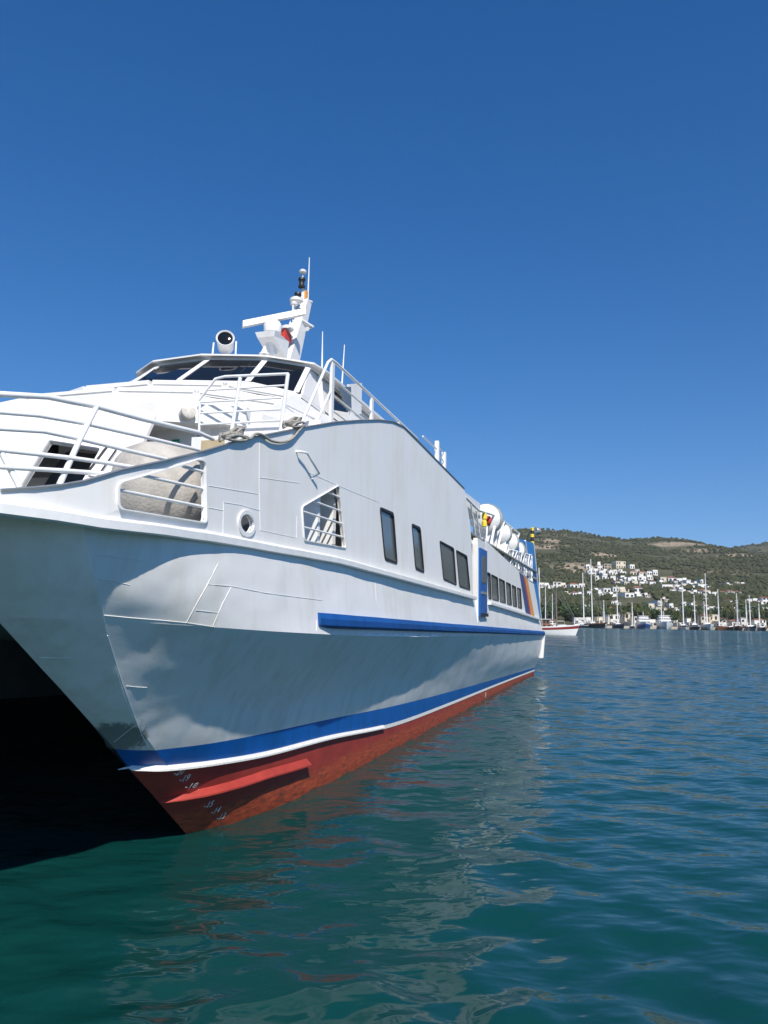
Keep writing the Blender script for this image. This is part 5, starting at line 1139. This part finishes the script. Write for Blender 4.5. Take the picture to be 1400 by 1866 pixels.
for (u_, w_, tp_, hm_, bm_, lb_) in [(1106, 12, 1094, boat_white, boat_navy, 'small white sailing boat with short mast left of the navy sailing boat'), (1158, 11, 1098, boat_blue, boat_white, 'small grey blue sailing boat just left of the motor yachts'), (1211, 9, 1090, boat_white, boat_white, 'narrow white sailing boat squeezed between the two motor yachts'), (1290, 9, 1096, boat_brown, boat_white, 'narrow brown sailing boat between navy gulet and large white gulet'), (1317, 10, 1074, boat_black, boat_white, 'narrow black sailing boat right beside the tallest mast'), (1368, 10, 1093, boat_white, boat_brown, 'narrow white sailing boat between twin masts and grey blue boat'), (1391, 9, 1100, boat_white, boat_blue, 'narrow white sailing boat just left of the dark boat at right edge')]:
    moored(u_, w_, [(u_, tp_)], hm_, bm_, lb_, Y=401.0)
# the pair of slim masts behind the red gulet
p = world_depth(1011, 1146, 330.0)
gulet('sailing_boat', (p[0], 340, 0), R(200), 15, 4.2, 1.5, boat_white, boat_white, [(2.0, world_depth(1008, 1070, 340)[2], mast_w, .17), (-1.5, world_depth(1013, 1082, 340)[2], mast_w, .14)], 'white sailing boat with two slim masts behind the red and white gulet', None)
# red and white gulet close to the ferry stern
p = world_depth(1003, 1156, 165.0)
gulet('red_gulet', (p[0] - 1.2, 165.0, 0), R(-6), 12.6, 4.0, 1.75, boat_white, boat_red, [(2.6, world_depth(1033, 1054, 165)[2], mast_b, .12), (-0.9, world_depth(994, 1035, 165)[2], mast_w, .14)], 'white gulet with maroon band and wooden wheelhouse just behind the ferry stern', None, canvas, True)
# motor yachts
def yacht(u, w, label, vbow):
    Y = 396.0; p = world_depth(u, 1147, Y); B = w * Y / F; Lh = B * 3.2; fb = B * .34
    o = empty('motor_yacht', (p[0], Y + Lh * .45, 0), R(-90) - math.atan2(p[0], p[1]) * .8, label, 'yacht', 'white motor yachts moored at the far quay')
    mb = MB()
    for sg_ in (1, -1): mb.grid([[(q[0], q[1] * sg_, q[2]) for q in r] for r in hull_rows(Lh, B, fb, -.4)])
    mb.obj('hull', boat_white, o, 40)
    rw = hull_rows(Lh, B, fb, -.4); MB().grid([[(r[-1][0], r[-1][1], r[-1][2] - .15) for r in rw], [(r[-1][0], -r[-1][1], r[-1][2] - .15) for r in rw]]).obj('deck', boat_white, o)
    if vbow:
        for sg_ in (1, -1): MB().grid([[(q[0] + .12, (q[1] + .1) * sg_, q[2]) for q in r[1:4]] for r in rw[8:]]).obj('blue_bow_flash', boat_blue if vbow == 2 else blue_paint, o, 40)
    z = fb
    for k, (x0, x1, wb, hh_) in enumerate([(-.42, .22, .44, .17), (-.40, .12, .40, .17), (-.36, .02, .34, .12)]):
        h_ = B * hh_; t1 = MB().hexa([(Lh * x0, -B * wb, z), (Lh * x1, -B * wb * .85, z), (Lh * x1, B * wb * .85, z), (Lh * x0, B * wb, z)], [(Lh * x0, -B * wb * .95, z + h_), (Lh * (x1 - .06), -B * wb * .75, z + h_), (Lh * (x1 - .06), B * wb * .75, z + h_), (Lh * x0, B * wb * .95, z + h_)]).obj('superstructure_tier', boat_white, o)
        for j in range(5):
            y0_ = (-.78 + j * .32) * B * wb; xa, xb = Lh * (x1 - .06 * .35) + .06, Lh * (x1 - .06 * .75) + .06
            MB().hexa([(xa - .1, y0_, z + h_ * .35), (xa, y0_, z + h_ * .35), (xa, y0_ + .26 * B * wb, z + h_ * .35), (xa - .1, y0_ + .26 * B * wb, z + h_ * .35)], [(xb - .1, y0_, z + h_ * .78), (xb, y0_, z + h_ * .78), (xb, y0_ + .26 * B * wb, z + h_ * .78), (xb - .1, y0_ + .26 * B * wb, z + h_ * .78)]).obj('bridge_window', wglass, t1)
        MB().box((Lh * x0, -B * (wb + .01), z + h_), (Lh * (x1 - .05), B * (wb + .01), z + h_ + .12)).obj('deck_edge', boat_white, t1)
        z += h_ + .12
    MB().tube([(-Lh * .2, 0, z), (-Lh * .22, 0, z + B * .28)], .12, 6).obj('radar_mast', mast_w, o)
    return o
yacht(1188, 28, 'white motor yacht with a blue flash on its bow', 1); yacht(1228, 30, 'white motor yacht with three rows of windows and plain bow', 0)

# ================================================================== thin sea haze round the whole bay
hz_o = MB().box((-900, -60, -4), (1700, 2700, 260)).obj('haze', None); tag(hz_o, kind='stuff')
m = bpy.data.materials.new('sea_haze'); m.use_nodes = True; t = m.node_tree; t.nodes.clear()
o_ = t.nodes.new('ShaderNodeOutputMaterial'); pv = t.nodes.new('ShaderNodeVolumePrincipled'); pv.inputs['Density'].default_value = 0.00008; pv.inputs['Color'].default_value = (0.86, 0.92, 1.0, 1)
t.links.new(pv.outputs[0], o_.inputs['Volume']); hz_o.data.materials.append(m)
